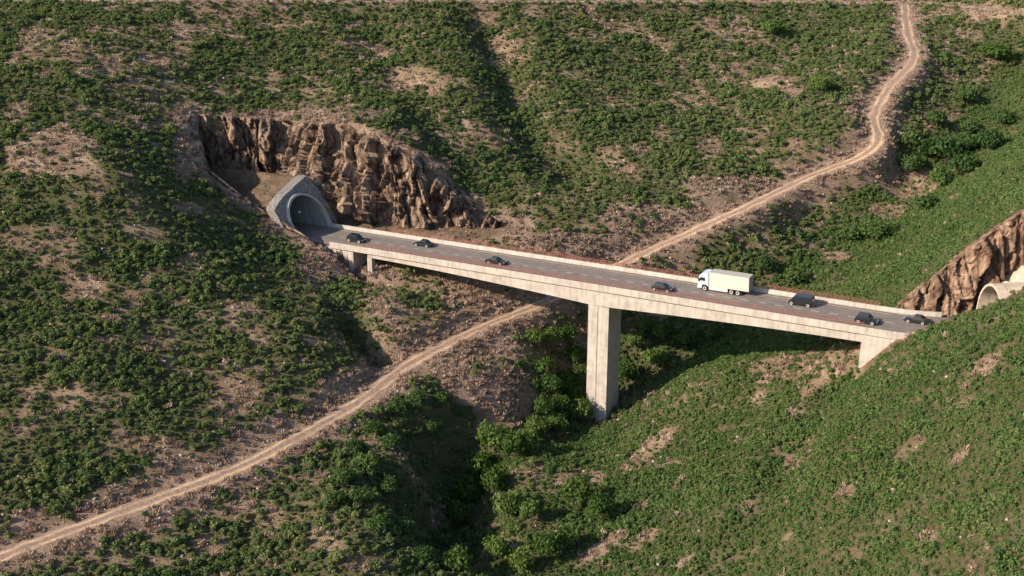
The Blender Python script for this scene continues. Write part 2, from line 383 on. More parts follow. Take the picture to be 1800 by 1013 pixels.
class MB:
    def __init__(s): s.v = []; s.f = []
    def add(s, V, F):
        b = len(s.v); s.v += [tuple(v) for v in V]; s.f += [tuple(i+b for i in q) for q in F]
    def hexa(s, P):                                   # 8 points: bottom 4 ccw, top 4 ccw
        s.add(P, [(3, 2, 1, 0), (4, 5, 6, 7), (0, 1, 5, 4), (1, 2, 6, 5), (2, 3, 7, 6), (3, 0, 4, 7)])
    def box(s, x0, x1, y0, y1, z0, z1):
        s.hexa([(x0, y0, z0), (x1, y0, z0), (x1, y1, z0), (x0, y1, z0), (x0, y0, z1), (x1, y0, z1), (x1, y1, z1), (x0, y1, z1)])
    def rbox(s, s0, s1, t0, t1, h0, h1):              # box in road coordinates (h relative to the road)
        s.hexa([rp(s0, t0, h0), rp(s1, t0, h0), rp(s1, t1, h0), rp(s0, t1, h0), rp(s0, t0, h1), rp(s1, t0, h1), rp(s1, t1, h1), rp(s0, t1, h1)])
    def loft(s, rings, caps=True):
        n = len(rings[0]); V = [p for r in rings for p in r]; F = []
        for k in range(len(rings)-1):
            for i in range(n):
                j = (i+1) % n; F.append((k*n+i, k*n+j, (k+1)*n+j, (k+1)*n+i))
        if caps: F += [tuple(range(n))[::-1], tuple((len(rings)-1)*n+i for i in range(n))]
        s.add(V, F)
    def build(s, name, mat, parent=None, smooth_=False): return mesh_obj(name, s.v, s.f, mat, parent, smooth_)
def bevel(o, w, seg=2):
    md = o.modifiers.new('bevel', 'BEVEL'); md.width = w; md.segments = seg; md.limit_method = 'ANGLE'; return o

# ------------------------------------------------------------------ ground cover map
DT, _ = poly_dist(XX, YY, TRK[::2]); DU, _ = poly_dist(XX, YY, TOPROAD[::2])
GSX, GST = st(XX, YY)
VEGCUT = [(-54, -8), (-91, -8), (-106, 3)]+LS[1:]+[(-27, 24), (-36, 14), (-50, 7.5)]
DCL = sdf_poly(GSX, GST, VEGCUT)
DCR = sdf_poly(GSX, GST, [(58, -8), (110, -8), (110, 22)]+[(a, b) for a, b in rs_(R_FAR)][::-1])
GULLY = np.array([(-9, 84), (-9, 178), (-10, 200), (-5, 218), (10, 224), (20, 228), (48, 257), (76, 288), (105, 316), (122, 333), (143, 358), (170, 400)], float)
def gully_x(y): return np.interp(y, GULLY[:, 1], GULLY[:, 0])
# patches of the ground cover as surveyed (photo position, half-size): bare soil and dry brush
BARE = [(1725, 24, 95, 11, 1), (90, 275, 75, 45, .9), (330, 240, 22, 60, 1), (60, 420, 60, 22, .5), (150, 505, 35, 25, .8), (120, 470, 20, 60, .5), (410, 690, 42, 42, 1), (330, 820, 60, 22, .7), (270, 780, 50, 15, .5),
        (90, 620, 30, 14, .7), (40, 740, 30, 25, .7), (180, 700, 50, 14, .5), (270, 600, 30, 14, .5), (455, 600, 16, 30, .6), (300, 620, 20, 30, .5), (250, 410, 50, 14, .6), (340, 470, 30, 30, .4),
        (430, 545, 40, 10, .6), (170, 330, 20, 30, .5), (200, 120, 45, 18, .6), (265, 105, 24, 14, .8), (130, 90, 25, 20, .6), (60, 80, 30, 40, .6), (320, 60, 18, 40, .7), (30, 200, 25, 18, .5), (630, 45, 24, 10, .7),
        (735, 135, 45, 16, .6), (700, 155, 30, 12, .6), (860, 30, 20, 12, .7), (880, 75, 25, 12, .5), (760, 160, 20, 10, .6), (800, 250, 18, 20, .4), (560, 95, 40, 8, .4), (440, 165, 40, 10, .5), (380, 150, 20, 14, .5),
        (1095, 290, 20, 14, .6), (1120, 265, 20, 14, .5), (1170, 240, 25, 10, .5), (1250, 265, 22, 20, .7), (1345, 145, 45, 12, .8), (1300, 125, 22, 14, .8), (1385, 160, 22, 14, .8), (1160, 70, 20, 8, .6), (1300, 45, 25, 18, .6), (1240, 40, 25, 12, .5), (1520, 60, 30, 10, .4), (1340, 80, 35, 10, .4), (1210, 175, 30, 8, .5), (1070, 180, 20, 8, .5), (1010, 130, 30, 8, .4),
        (1400, 255, 20, 14, .6), (1490, 300, 30, 12, .5), (1600, 330, 45, 35, .75), (1560, 370, 40, 18, .6), (1470, 450, 20, 10, .7), (1550, 310, 40, 20, .5), (1640, 200, 20, 30, .4), (1725, 140, 14, 20, .5), (1680, 345, 20, 10, .5), (1420, 430, 40, 12, .4),
        (1130, 800, 60, 16, .7), (1160, 770, 45, 20, .7), (1010, 840, 50, 16, .6), (1060, 960, 60, 18, .8), (1130, 950, 40, 14, .7), (920, 830, 30, 14, .6), (980, 770, 30, 12, .4), (1020, 850, 40, 10, .5), (1130, 890, 25, 12, .6), (940, 830, 20, 20, .4), (1200, 990, 30, 10, .6), (1190, 850, 30, 12, .6),
        (1430, 680, 16, 40, .8), (1400, 720, 24, 16, .7), (1480, 655, 12, 16, .8), (1390, 815, 22, 22, .7), (1420, 800, 30, 10, .6), (1490, 860, 26, 14, .6), (1600, 790, 30, 18, .5), (1690, 800, 25, 14, .6), (1570, 860, 22, 14, .5), (1640, 940, 30, 12, .5), (1730, 640, 40, 18, .7), (1690, 710, 30, 12, .4), (1350, 640, 50, 8, .3), (1330, 700, 20, 24, .4), (1770, 610, 30, 12, .5), (1500, 980, 30, 10, .4), (1560, 930, 26, 10, .4), (1320, 880, 26, 10, .4), (1260, 760, 40, 10, .4), (1380, 950, 20, 10, .5),
        (250, 985, 80, 16, .6), (430, 900, 60, 18, .7), (360, 960, 40, 20, .7), (560, 950, 50, 20, .5), (650, 990, 40, 16, .5), (560, 840, 22, 12, .4), (120, 1000, 50, 14, .4), (480, 990, 40, 14, .5)]
DRYP = [(870, 660, 105, 95, 1), (760, 690, 70, 35, .9), (800, 520, 90, 30, .75), (700, 530, 60, 40, .7), (850, 560, 90, 45, .8), (1000, 440, 100, 28, .9), (1060, 440, 60, 30, .8), (870, 385, 60, 22, .9), (1180, 385, 120, 26, .8), (1300, 330, 90, 20, .7), (740, 590, 60, 30, .6), (560, 465, 40, 40, .9), (640, 480, 45, 20, .9), (600, 440, 30, 20, .8),
        (900, 740, 40, 25, .8), (960, 690, 30, 30, .8), (330, 205, 45, 25, .9), (330, 270, 22, 40, .9), (420, 345, 25, 20, .8), (480, 395, 26, 18, .9), (540, 205, 140, 14, .9), (680, 245, 60, 16, .9), (760, 300, 40, 20, .9), (820, 360, 40, 20, .9), (1510, 200, 25, 50, .7), (1590, 230, 25, 40, .6), (680, 600, 30, 40, .5)]
GREEN = [(1700, 180, 120, 150, .95), (1640, 130, 40, 90, .8), (1450, 380, 110, 50, .6), (1660, 280, 110, 60, 1), (1720, 150, 90, 90, .85), (1660, 90, 50, 60, .8), (1540, 410, 90, 40, .9), (1380, 460, 110, 35, .75), (1300, 420, 90, 30, .6), (1200, 610, 160, 50, .9), (1120, 650, 60, 60, .9), (970, 640, 60, 60, .8), (900, 850, 80, 110, .7), (740, 740, 110, 60, .9),
         (640, 830, 70, 110, .85), (700, 950, 60, 80, .8), (740, 515, 45, 32, .9), (1000, 700, 40, 50, .9), (900, 370, 60, 40, .6), (880, 410, 40, 16, .7), (1440, 90, 120, 60, .5), (1150, 120, 160, 80, .4), (760, 60, 160, 70, .45), (480, 60, 140, 60, .4), (880, 170, 60, 80, .7), (1400, 220, 80, 50, .5), (60, 330, 50, 30, .4), (560, 560, 80, 60, .5)]
def cover(P):
    u, v = to_photo(P); bare = np.zeros(u.shape); dry = np.zeros(u.shape)
    w = (fbm(P[..., 0], P[..., 1], 4, 4, 41)-.5)*2.4
    for cx, cy, rx, ry, k in BARE:
        du, dv = u-cx, v-cy
        if cx > 1050 and cy > 600: du, dv, rx, ry = .80*du-.60*dv, .60*du+.80*dv, max(rx, ry)*.9, min(rx, ry)*.75
        e = (du/rx)**2+(dv/ry)**2+w; bare = np.maximum(bare, k*(1-smooth(.5, 1.5, e)))
    for cx, cy, rx, ry, k in DRYP:
        e = ((u-cx)/rx)**2+((v-cy)/ry)**2+w; dry = np.maximum(dry, k*(1-smooth(.6, 1.4, e)))
    grn = np.zeros(u.shape)
    for cx, cy, rx, ry, k in GREEN:
        e = ((u-cx)/rx)**2+((v-cy)/ry)**2+w; grn = np.maximum(grn, k*(1-smooth(.6, 1.3, e)))
    return bare, dry, grn
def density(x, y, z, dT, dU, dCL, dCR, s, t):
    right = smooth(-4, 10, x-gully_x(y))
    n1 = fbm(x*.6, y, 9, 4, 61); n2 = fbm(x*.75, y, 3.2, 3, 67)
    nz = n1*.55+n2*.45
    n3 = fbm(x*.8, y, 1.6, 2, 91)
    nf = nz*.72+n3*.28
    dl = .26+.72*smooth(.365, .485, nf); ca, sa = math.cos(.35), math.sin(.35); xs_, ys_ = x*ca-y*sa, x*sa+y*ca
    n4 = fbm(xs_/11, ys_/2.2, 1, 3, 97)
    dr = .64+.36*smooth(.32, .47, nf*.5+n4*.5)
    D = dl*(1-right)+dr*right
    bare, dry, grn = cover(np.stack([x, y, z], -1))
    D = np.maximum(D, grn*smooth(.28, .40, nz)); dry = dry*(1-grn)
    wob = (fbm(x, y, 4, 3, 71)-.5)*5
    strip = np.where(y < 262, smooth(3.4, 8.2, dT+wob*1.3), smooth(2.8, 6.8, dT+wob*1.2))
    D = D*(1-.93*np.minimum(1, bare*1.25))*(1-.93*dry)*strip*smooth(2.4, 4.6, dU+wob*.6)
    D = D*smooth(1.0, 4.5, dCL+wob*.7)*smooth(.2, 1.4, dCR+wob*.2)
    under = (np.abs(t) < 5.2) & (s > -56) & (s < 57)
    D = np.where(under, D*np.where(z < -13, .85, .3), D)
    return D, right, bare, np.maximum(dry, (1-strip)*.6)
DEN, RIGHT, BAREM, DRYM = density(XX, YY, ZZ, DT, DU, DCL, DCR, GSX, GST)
DRYM = np.maximum(DRYM, 1-smooth(0, 5, DCL)); CUTM = np.maximum(1-smooth(-.5, 1.0, DCL), 1-smooth(-.5, .5, DCR))

# terrain mesh, with the tunnel mouths left open
ny, nx = XX.shape
idx = np.arange(nx*ny).reshape(ny, nx)
F = np.stack([idx[:-1, :-1], idx[:-1, 1:], idx[1:, 1:], idx[1:, :-1]], -1).reshape(-1, 4)
cs = (GSX[:-1, :-1]+GSX[1:, 1:])/2; ct = (GST[:-1, :-1]+GST[1:, 1:])/2
cz = (ZZ[:-1, :-1]+ZZ[1:, 1:]+ZZ[1:, :-1]+ZZ[:-1, 1:])/4-GR*cs
hole = ((np.abs(ct) < 6.4) & (cs < MITRE_L+1) & (cs > MITRE_L-9) & (cz < 9.4)) | ((np.abs(ct-1.2) < 6.8) & (cs > MITRE_R-1) & (cs < MITRE_R+8) & (cz < 9.9))
F = F[~hole.ravel()]
hill = structure(mesh_obj('hillside', np.stack([XX, YY, ZZ], -1).reshape(-1, 3), F, M['ground'], smooth_=True,
                 attrs=dict(veg=DEN.ravel(), dry=DRYM.ravel(), bare=BAREM.ravel(), cut=CUTM.ravel())))

# dirt track and upper road: draped strips
def strip(name, path, halfw, cols, mat, rut=None, lift=.07, seed=3, zfun=None):
    d = np.gradient(path[:, :2], axis=0); d /= np.linalg.norm(d, axis=1)[:, None]; nn = np.stack([-d[:, 1], d[:, 0]], 1)
    k = np.linspace(-1, 1, cols); V = []; A = []
    L = np.arange(len(path))*1.5
    wl = halfw*(1+.7*(vnoise(L/4, L*0+.5, seed)-.5)); wr = halfw*(1+.7*(vnoise(L/4, L*0+7.5, seed)-.5))
    for q in k:
        off = np.where(q < 0, q*wl, q*wr)
        x = path[:, 0]+nn[:, 0]*off; y = path[:, 1]+nn[:, 1]*off
        z = zat(x, y)+lift*(1-abs(q)**4)-.10*(abs(q) > .98)
        a = np.zeros(len(path))
        if rut is not None:
            r = np.exp(-((abs(q)*halfw-rut[0])/rut[1])**2)*(.1+1.3*vnoise(L/5, L*0+q*3+9, seed)); z = z-.06*r; a = np.clip(r, 0, 1)
        V.append(np.stack([x, y, z], 1)); A.append(a)
    V = np.array(V); n = len(path); ii = np.arange(cols*n).reshape(cols, n)
    Fq = np.stack([ii[:-1, :-1], ii[:-1, 1:], ii[1:, 1:], ii[1:, :-1]], -1).reshape(-1, 4)
    return structure(mesh_obj(name, V.reshape(-1, 3), Fq[:, ::-1].copy(), mat, smooth_=True, attrs=dict(rut=np.array(A).ravel())))
strip('dirt_track', catmull(TRACK_F, .8), 1.9, 29, M['track'], rut=(.95, .36))
strip('upper_road', TOPROAD, 2.4, 7, M['gravel'], lift=.1)

# ------------------------------------------------------------------ rock faces of the cuttings
from mathutils import noise as MN
def rock_face(name, foot, top, nu, nv, amp, mat, rim=2.2, seed=0, bulge=.0, scale=1.0):
    foot = np.asarray(foot, float); top = np.asarray(top, float)
    def res(P, n):
        d = np.r_[0, np.cumsum(np.linalg.norm(np.diff(P, axis=0), axis=1))]; q = np.linspace(0, d[-1], n)
        return np.stack([np.interp(q, d, P[:, k]) for k in range(3)], 1)
    A = res(foot, nu); B = res(top, nu); V = []
    al = np.gradient(B, axis=0); al[:, 2] = 0; al /= np.linalg.norm(al, axis=1)[:, None]+1e-9
    back = (B-A)*np.array([1, 1, 0]); back -= al*(back*al).sum(1)[:, None]; back /= np.linalg.norm(back, axis=1)[:, None]+1e-9
    for j in range(nv+3):
        for i in range(nu):
            w = min(j/nv, 1.0); P = A[i]+(B[i]-A[i])*w
            if j > nv: P = P+back[i]*rim*(j-nv)/2; P[2] = max(P[2], float(zat(P[0], P[1])))-.12*(j-nv)
            h = np.linalg.norm(B[i]-A[i])
            e = min(1, h/6)*(1 if j <= nv else .35)*min(1, (nv+.6-min(j, nv))/4+.25)
            p = Vector((P[0]*al[i][0]+P[1]*al[i][1], 0, P[2]))
            q0 = Vector((p.x*scale+p.z*.22+MN.noise(Vector(P)*.25)*1.5, p.z*scale*.46+MN.noise(Vector(P)*.3+Vector((9, 0, 0)))*.8, seed))
            dsp = 0.0
            for k_, (fq, am) in enumerate(((.12, 1.9), (.27, 1.25), (.62, .60), (1.4, .28))):
                qq = q0*fq+Vector((k_*3.1, k_*1.7, 0))
                ds, pt = MN.voronoi(qq, distance_metric='DISTANCE', exponent=2)
                cv = pt[0]; rv = MN.noise_vector(cv*7.3+Vector((.37, .11, .53))); dl = qq-cv
                dsp += am*(rv.x*1.7+2.6*dl.x*(rv.y+.35)+1.4*dl.y*(rv.z-.3))
            cl = abs(MN.noise(Vector((p.x*.22*scale+p.z*.07, p.z*.05, seed*1.7))))
            dsp = amp*e*(dsp-.2-1.6*max(0, .07-cl)/.07)+MN.noise(Vector(P)*2.9)*.10*e
            dirv = -back[i]*.88+np.array([0, 0, .3])
            V.append(P+dirv*(dsp+.25*amp))
    ii = np.arange((nv+3)*nu).reshape(nv+3, nu)
    Fq = np.stack([ii[:-1, :-1], ii[:-1, 1:], ii[1:, 1:], ii[1:, :-1]], -1).reshape(-1, 4)
    return structure(mesh_obj(name, np.array(V), Fq, mat))
def lift(P, dz): P = np.array(P); P[2] += dz; return P
def onground(P, dz=.15): P = np.array(P, float); P[2] = tps(np.array([P[0]]), np.array([P[1]]))[0]+dz; return P
footL = [np.array([*(RC+RU2*s_+RN*t_)[:2], (4.5 if s_ < -75 else GR*s_-.9)]) for s_, t_ in L_FOOT]
topL = [onground(p) for p in FAR_TOP]
rock_face('rock_cutting', footL, topL, 300, 72, 1.45, M['rock'], rim=3.0, seed=2.3)
fb = [np.array([*(RC+RU2*s_+RN*t_)[:2], 4.0]) for s_, t_ in [(-84, -9.5), (-92.2, -6.6), (-105.4, 6.2), (-106, 9)]]
tb = [onground(RC+RU2*s_+RN*t_) for s_, t_ in [(-87, -10.5), (-94.0, -7.8), (-107.6, 5.6), (-109, 9)]]
rock_face('rock_cutting', fb, tb, 60, 16, .18, M['rock'], rim=3.0, seed=8.1)
fn_ = [np.array([*(RC+RU2*s_+RN*t_)[:2], z_]) for s_, t_, z_ in [(-54, -6.7, -9), (-66, -6.7, -5), (-80, -6.7, 2), (-93, -6.7, 6)]]
tn_ = [onground(RC+RU2*s_+RN*t_) for s_, t_ in [(-54, -7.9), (-66, -7.8), (-80, -7.8), (-94, -7.8)]]
rock_face('rock_cutting', fn_[::-1], tn_[::-1], 60, 12, .12, M['rock'], rim=.4, seed=4.4)
footR = [np.array([*(RC+RU2*s_+RN*t_)[:2], GR*s_-.8]) for s_, t_ in [(58, 7.6), (66, 7.9), (73, 9.6), (78, 12.0)]]+[rp(83, 13, 5), rp(92, 14.5, 10), rp(106, 16, 15)]
topR = [onground(p) for p in R_FAR]+[onground(RC+RU2*92+RN*19), onground(RC+RU2*106+RN*24)]
rock_face('rock_cutting', footR, topR, 190, 66, .62, M['rock_r'], rim=2.0, seed=13.7, scale=1.35)
# sprayed slope above the right tunnel mouth
Vq = []
for j in range(15):
    for i in range(23):
        t_ = -8+i*.82; h_ = 5+j*1.25; s_ = MITRE_R+4.0+j*.95+math.sin(i*1.3+j)*.12
        Vq.append(rq(s_, t_, h_)+np.array([0, 0, MN.noise(Vector((i*.6, j*.6, 0)))*.35]))
ii = np.arange(15*23).reshape(15, 23)
structure(mesh_obj('sprayed_slope', Vq, np.stack([ii[:-1, :-1], ii[:-1, 1:], ii[1:, 1:], ii[1:, :-1]], -1).reshape(-1, 4), M['pale']))

# ------------------------------------------------------------------ tunnel portals
def arch(hw, crown, n=28, spring=3.2):
    pts = [(-hw*.94, -.3), (-hw*.98, spring*.45)]
    for k in range(n+1):
        a = math.pi-math.pi*k/n; pts.append((hw*math.cos(a), spring+(crown-spring)*math.sin(a)))
    return pts+[(hw*.98, spring*.45), (hw*.94, -.3)]
def portal(s0, sgn, tc, crown, hw, label, m_collar, m_in, wall=None, MSL=MSL):
    root = site_empty('tunnel_portal', rq(s0, tc, 0), label, 'tunnel portal')
    A = arch(hw, crown); B = arch(hw+.42, crown+.45)
    def P(t, h, back=0.0): return rq(s0+sgn*(MSL*max(h, 0)+back), tc+t, h)
    mb = MB(); n = len(A)
    rings = [[P(*B[k], 1.2) for k in range(n)], [P(*B[k], -.55) for k in range(n)], [P(*A[k], -.55) for k in range(n)], [P(*A[k], 1.2) for k in range(n)]]
    V = [p for r in rings for p in r]; Fq = []
    for r in range(3):
        for k in range(n-1): Fq.append((r*n+k, r*n+k+1, (r+1)*n+k+1, (r+1)*n+k))
    mb.add(V, Fq); mb.build('collar', m_collar, root, False)
    mb = MB(); D = 17; steps = 8; V = []; Fq = []
    for j in range(steps+1):
        for (t, h) in A:
            f0 = MSL*max(h, 0)+.9; V.append(rq(s0+sgn*(f0+(D-f0)*j/steps), tc+t, h))
    for j in range(steps):
        for k in range(n-1): Fq.append((j*n+k, j*n+k+1, (j+1)*n+k+1, (j+1)*n+k))
    Fq.append(tuple(range(steps*n, steps*n+n)))
    mb.add(V, Fq); mb.build('lining', m_in, root)
    if wall:
        outer, mw = wall; V = []; Fq = []; cols = 7
        for k in range(n):
            b = B[k]; o = outer[k]
            for q in range(cols):
                w = q/(cols-1); t = b[0]*(1-w)+o[0]*w; h = b[1]*(1-w)+o[1]*w
                V.append(P(t, h, .1+.12*math.sin(k*2.3+q*1.7)))
        for k in range(n-1):
            for q in range(cols-1): Fq.append((k*cols+q, k*cols+q+1, (k+1)*cols+q+1, (k+1)*cols+q))
        base = len(V)
        V += [P(*outer[k], 2.5) for k in range(n)]
        for k in range(n-1): Fq.append((k*cols+cols-1, base+k, base+k+1, (k+1)*cols+cols-1))
        mb = MB(); mb.add(V, Fq); mb.build('stone_headwall', mw, root)
    else:                                             # outer shell of the free-standing tube
        mb = MB(); V = []; Fq = []
        for j in range(9):
            for (t, h) in B:
                f0 = MSL*max(h, 0)+1.0; V.append(rq(s0+sgn*(f0+(16-f0)*j/8), tc+t, h))
        for j in range(8):
            for k in range(n-1): Fq.append((j*n+k, (j+1)*n+k, (j+1)*n+k+1, j*n+k+1))
        mb.add(V, Fq); mb.build('tube_shell', m_collar, root)
    return root
nA = len(arch(1, 2))
outline = [(-8.4, -.5), (-8.4, 3), (-8.4, 7.5), (-7.0, 8.0), (-4, 9.15), (0, 10.0), (4, 10.9), (6.6, 11.3), (7.6, 9.6), (8.3, 6.8), (8.5, 4), (8.6, 1.5), (8.6, -.5)]
od = np.r_[0, np.cumsum([math.hypot(b[0]-a[0], b[1]-a[1]) for a, b in zip(outline[:-1], outline[1:])])]
oq = np.linspace(0, od[-1], nA); outer = list(zip(np.interp(oq, od, [p[0] for p in outline]), np.interp(oq, od, [p[1] for p in outline])))
portal(MITRE_L, -1, 0, 8.4, 5.85, 'large arched tunnel mouth with grey stone headwall, at the left end of the bridge', M['collar'], M['conc_in'], (outer, M['stonewall']))
portal(MITRE_R, 1, 0.2, 7.7, 4.9, 'pale concrete tunnel mouth half hidden behind the green slope at right edge', M['pale'], M['pale'], None, .1)

# ------------------------------------------------------------------ road
ts = np.linspace(-5.3, 5.3, 41); ss = np.linspace(-98, 104, 203)
V = []; wear = []
for t in ts:
    w = max(math.exp(-((abs(t-.3)-k)/.38)**2) for k in (1.0, 2.9))
    for s in ss: V.append(rq(s, t, 0)); wear.append(w)
ii = np.arange(len(ts)*len(ss)).reshape(len(ts), len(ss))
road = structure(mesh_obj('road', V, np.stack([ii[:-1, :-1], ii[:-1, 1:], ii[1:, 1:], ii[1:, :-1]], -1).reshape(-1, 4)[:, ::-1].copy(), M['asphalt'], attrs=dict(wear=wear)))
mb = MB()
def flat(s0, s1, t0, t1):
    k = max(1, int((s1-s0)/8))
    for i in range(k):
        a = s0+(s1-s0)*i/k; b = s0+(s1-s0)*(i+1)/k
        mb.add([rp(a, t0, .006), rp(b, t0, .006), rp(b, t1, .006), rp(a, t1, .006)], [(0, 1, 2, 3)])
s = -66.0
while s < 60: flat(s, s+1.6, .26, .40); s += 3.4
flat(-68, 60, 4.30, 4.40); flat(-68, 60, -3.93, -3.83)
mb.build('lane_marking', M['paint'], road)

# ------------------------------------------------------------------ bridge
bridge = site_empty('road_bridge', rp(5.5, -2.2, -29), 'long pale concrete road bridge on one tall pier, spanning the gully', 'bridge')
HW = 5.74; HI = 5.36
for sgn in (-1, 1):
    s0, s1 = (-60.5, 66) if sgn < 0 else (-68.3, 70)
    mb = MB(); cut = [s0]+[q for q in np.arange(-51, 58.1, 10.9) if s0 < q < s1]+[q for q in (61, 63, 65, 67, 69) if q < s1-.5]+[s1]
    for a, b in zip(cut[:-1], cut[1:]):
        g = .012; ti, to, tm = HI*sgn, HW*sgn, (HI+.10)*sgn
        ring = lambda q: [rq(q, ti, -.02), rq(q, ti, .18), rq(q, tm, .80), rq(q, tm, .85), rq(q, to, .85), rq(q, to, -.5), rq(q, (HW-.28)*sgn, -.5), rq(q, (HW-.28)*sgn, -.36)]
        r0, r1 = ring(a+g), ring(b-g)
        mb.loft([r0, r1] if sgn < 0 else [r0[::-1], r1[::-1]])
    mb.build('parapet', M['conc'], bridge)
    ra, rb = (-51.5, 57.5)
    rail = None; mb = MB()
    for z0, z1 in ((1.12, 1.19), (1.38, 1.45), (1.63, 1.71)):
        mb.rbox(ra, rb, sgn*5.55-.035, sgn*5.55+.035, z0, z1)
    rail = mb.build('railing', M['rust'], bridge)
    pm = None
    for k in range(45):
        q = ra+.1+k*(rb-ra-.2)/44
        if pm is None:
            mb = MB(); p0 = rp(q, sgn*5.55, 0); mb.rbox(q-.06, q+.06, sgn*5.55-.045, sgn*5.55+.045, .85, 1.72)
            post = mb.build('post', M['rust'], rail); post.matrix_parent_inverse = Matrix.Identity(4); pm = q
        else:
            c_ = post.copy(); C.objects.link(c_); c_.parent = rail; c_.location = Vector(RU*(q-pm))
mb = MB()
r = lambda q: [rp(q, -5.44, -.42), rp(q, 5.44, -.42), rp(q, 5.44, -.04), rp(q, -5.44, -.04)]
mb.loft([r(-60.5), r(72)]); mb.build('deck_slab', M['conc'], bridge)
def depth(s):
    if s < 3.2: return 1.05+2.25*max(0, (s+50)/53.2)**1.45
    if s > 7.7: return 1.75+1.55*max(0, 1-(s-7.7)/49.5)**1.5
    return 3.3
mb = MB(); rr = []
for s in np.r_[np.linspace(-50.6, 3.2, 28), np.linspace(7.7, 57.2, 26)]:
    d = .5+depth(s); rr.append([rp(s, -5.28, -.42), rp(s, -5.20, -d), rp(s, 5.20, -d), rp(s, 5.28, -.42)])
mb.loft(rr); mb.build('box_girder', M['conc'], bridge)
mb = MB()
zb = -33.5
def pier_ring(z, k=0):
    o = []
    for (s, t) in [(3.2, -5.2), (5.25, -5.2), (5.3, -5.08), (5.45, -5.08), (5.5, -5.2), (7.7, -5.2), (7.7, .8), (3.2, .8)]:
        P = RC+RU2*s+RN*t; P = P.copy(); P[2] = z if z is not None else GR*s-3.9; o.append(P)
    return o
mb.loft([pier_ring(zb), pier_ring(-3.65)]); mb.build('pier', M['conc'], bridge)
mb = MB()
def cbox(s0, s1, t0, t1, z0, h1):
    P = []
    for s, t in [(s0, t0), (s1, t0), (s1, t1), (s0, t1)]: q = RC+RU2*s+RN*t; P.append((q[0], q[1], z0))
    for s, t in [(s0, t0), (s1, t0), (s1, t1), (s0, t1)]: P.append(tuple(rp(s, t, h1)))
    mb.hexa(P)
cbox(-66, -54.4, -5.3, 5.3, -11, -.43); mb.build('abutment', M['conc'], bridge)
mb = MB(); cbox(57.25, 73, -5.42, 5.42, -12, -.43); mb.build('abutment', M['conc'], bridge)
for t0, t1 in ((-5.2, -4.1), (4.1, 5.2)):
    mb = MB(); cbox(-50.7, -49.5, t0, t1, -10, -1.6); mb.build('bearing_column', M['conc'], bridge)

# ------------------------------------------------------------------ vehicles
M['black'] = mat_plain('black_car_paint', (.012, .014, .017), .28, .0, .1, .6)
M['black2'] = mat_plain('dark_grey_car_paint', (.022, .025, .030), .3, .2, .1, .5)
M['glass'] = mat_plain('tinted_glass', (.02, .028, .034), .08, 0, .05)
M['tyre'] = mat_plain('tyre_rubber', (.02, .02, .02), .9); M['rim'] = mat_plain('pale_rim', (.62, .60, .58), .4, .2)
M['lamp'] = mat_plain('headlamp_glass', (.8, .8, .78), .15); M['tail'] = mat_plain('tail_lamp', (.35, .03, .02), .3)
M['trim'] = mat_plain('dark_trim', (.03, .03, .03), .7); M['chrome'] = mat_plain('pale_bumper', (.55, .55, .55), .35, .4)
M['cab'] = mat_plain('pale_blue_cab_paint', (.50, .58, .65), .35, 0, .05, .3); M['cream'] = mat_plain('cream_box_panel', (.58, .50, .43), .55, 0, .05)
M['white'] = mat_plain('white_skirt', (.70, .66, .60), .5, 0, .04); M['roofgrey'] = mat_plain('grey_box_roof', (.36, .34, .31), .7, 0, .1)

def wheel(parent, x, y, r, w, side):
    def cyl(r0, r1, y0, y1, n=20):
        return [[(r0*math.cos(2*math.pi*k/n), y0, r0*math.sin(2*math.pi*k/n)) for k in range(n)], [(r1*math.cos(2*math.pi*k/n), y1, r1*math.sin(2*math.pi*k/n)) for k in range(n)]]
    m = MB(); a = cyl(r*.93, r, -w/2, -w/2+.03)+cyl(r, r*.93, w/2-.03, w/2); m.loft(a); t = m.build('wheel', M['tyre'], parent, True); t.location = (x, y, r)
    m = MB(); b = cyl(r*.66, r*.70, side*(w/2-.02), side*(w/2+.012)); b.append([(p[0]*.3, side*(w/2-.01), p[2]*.3) for p in b[1]])
    m.loft(b if side > 0 else b); m.build('rim', M['rim'], t, False)
    return t
def orient(s_sign):
    x = Vector(RU*s_sign).normalized(); y = Vector((0, 0, 1)).cross(x).normalized(); z = x.cross(y)
    return Matrix((x, y, z)).transposed().to_quaternion()
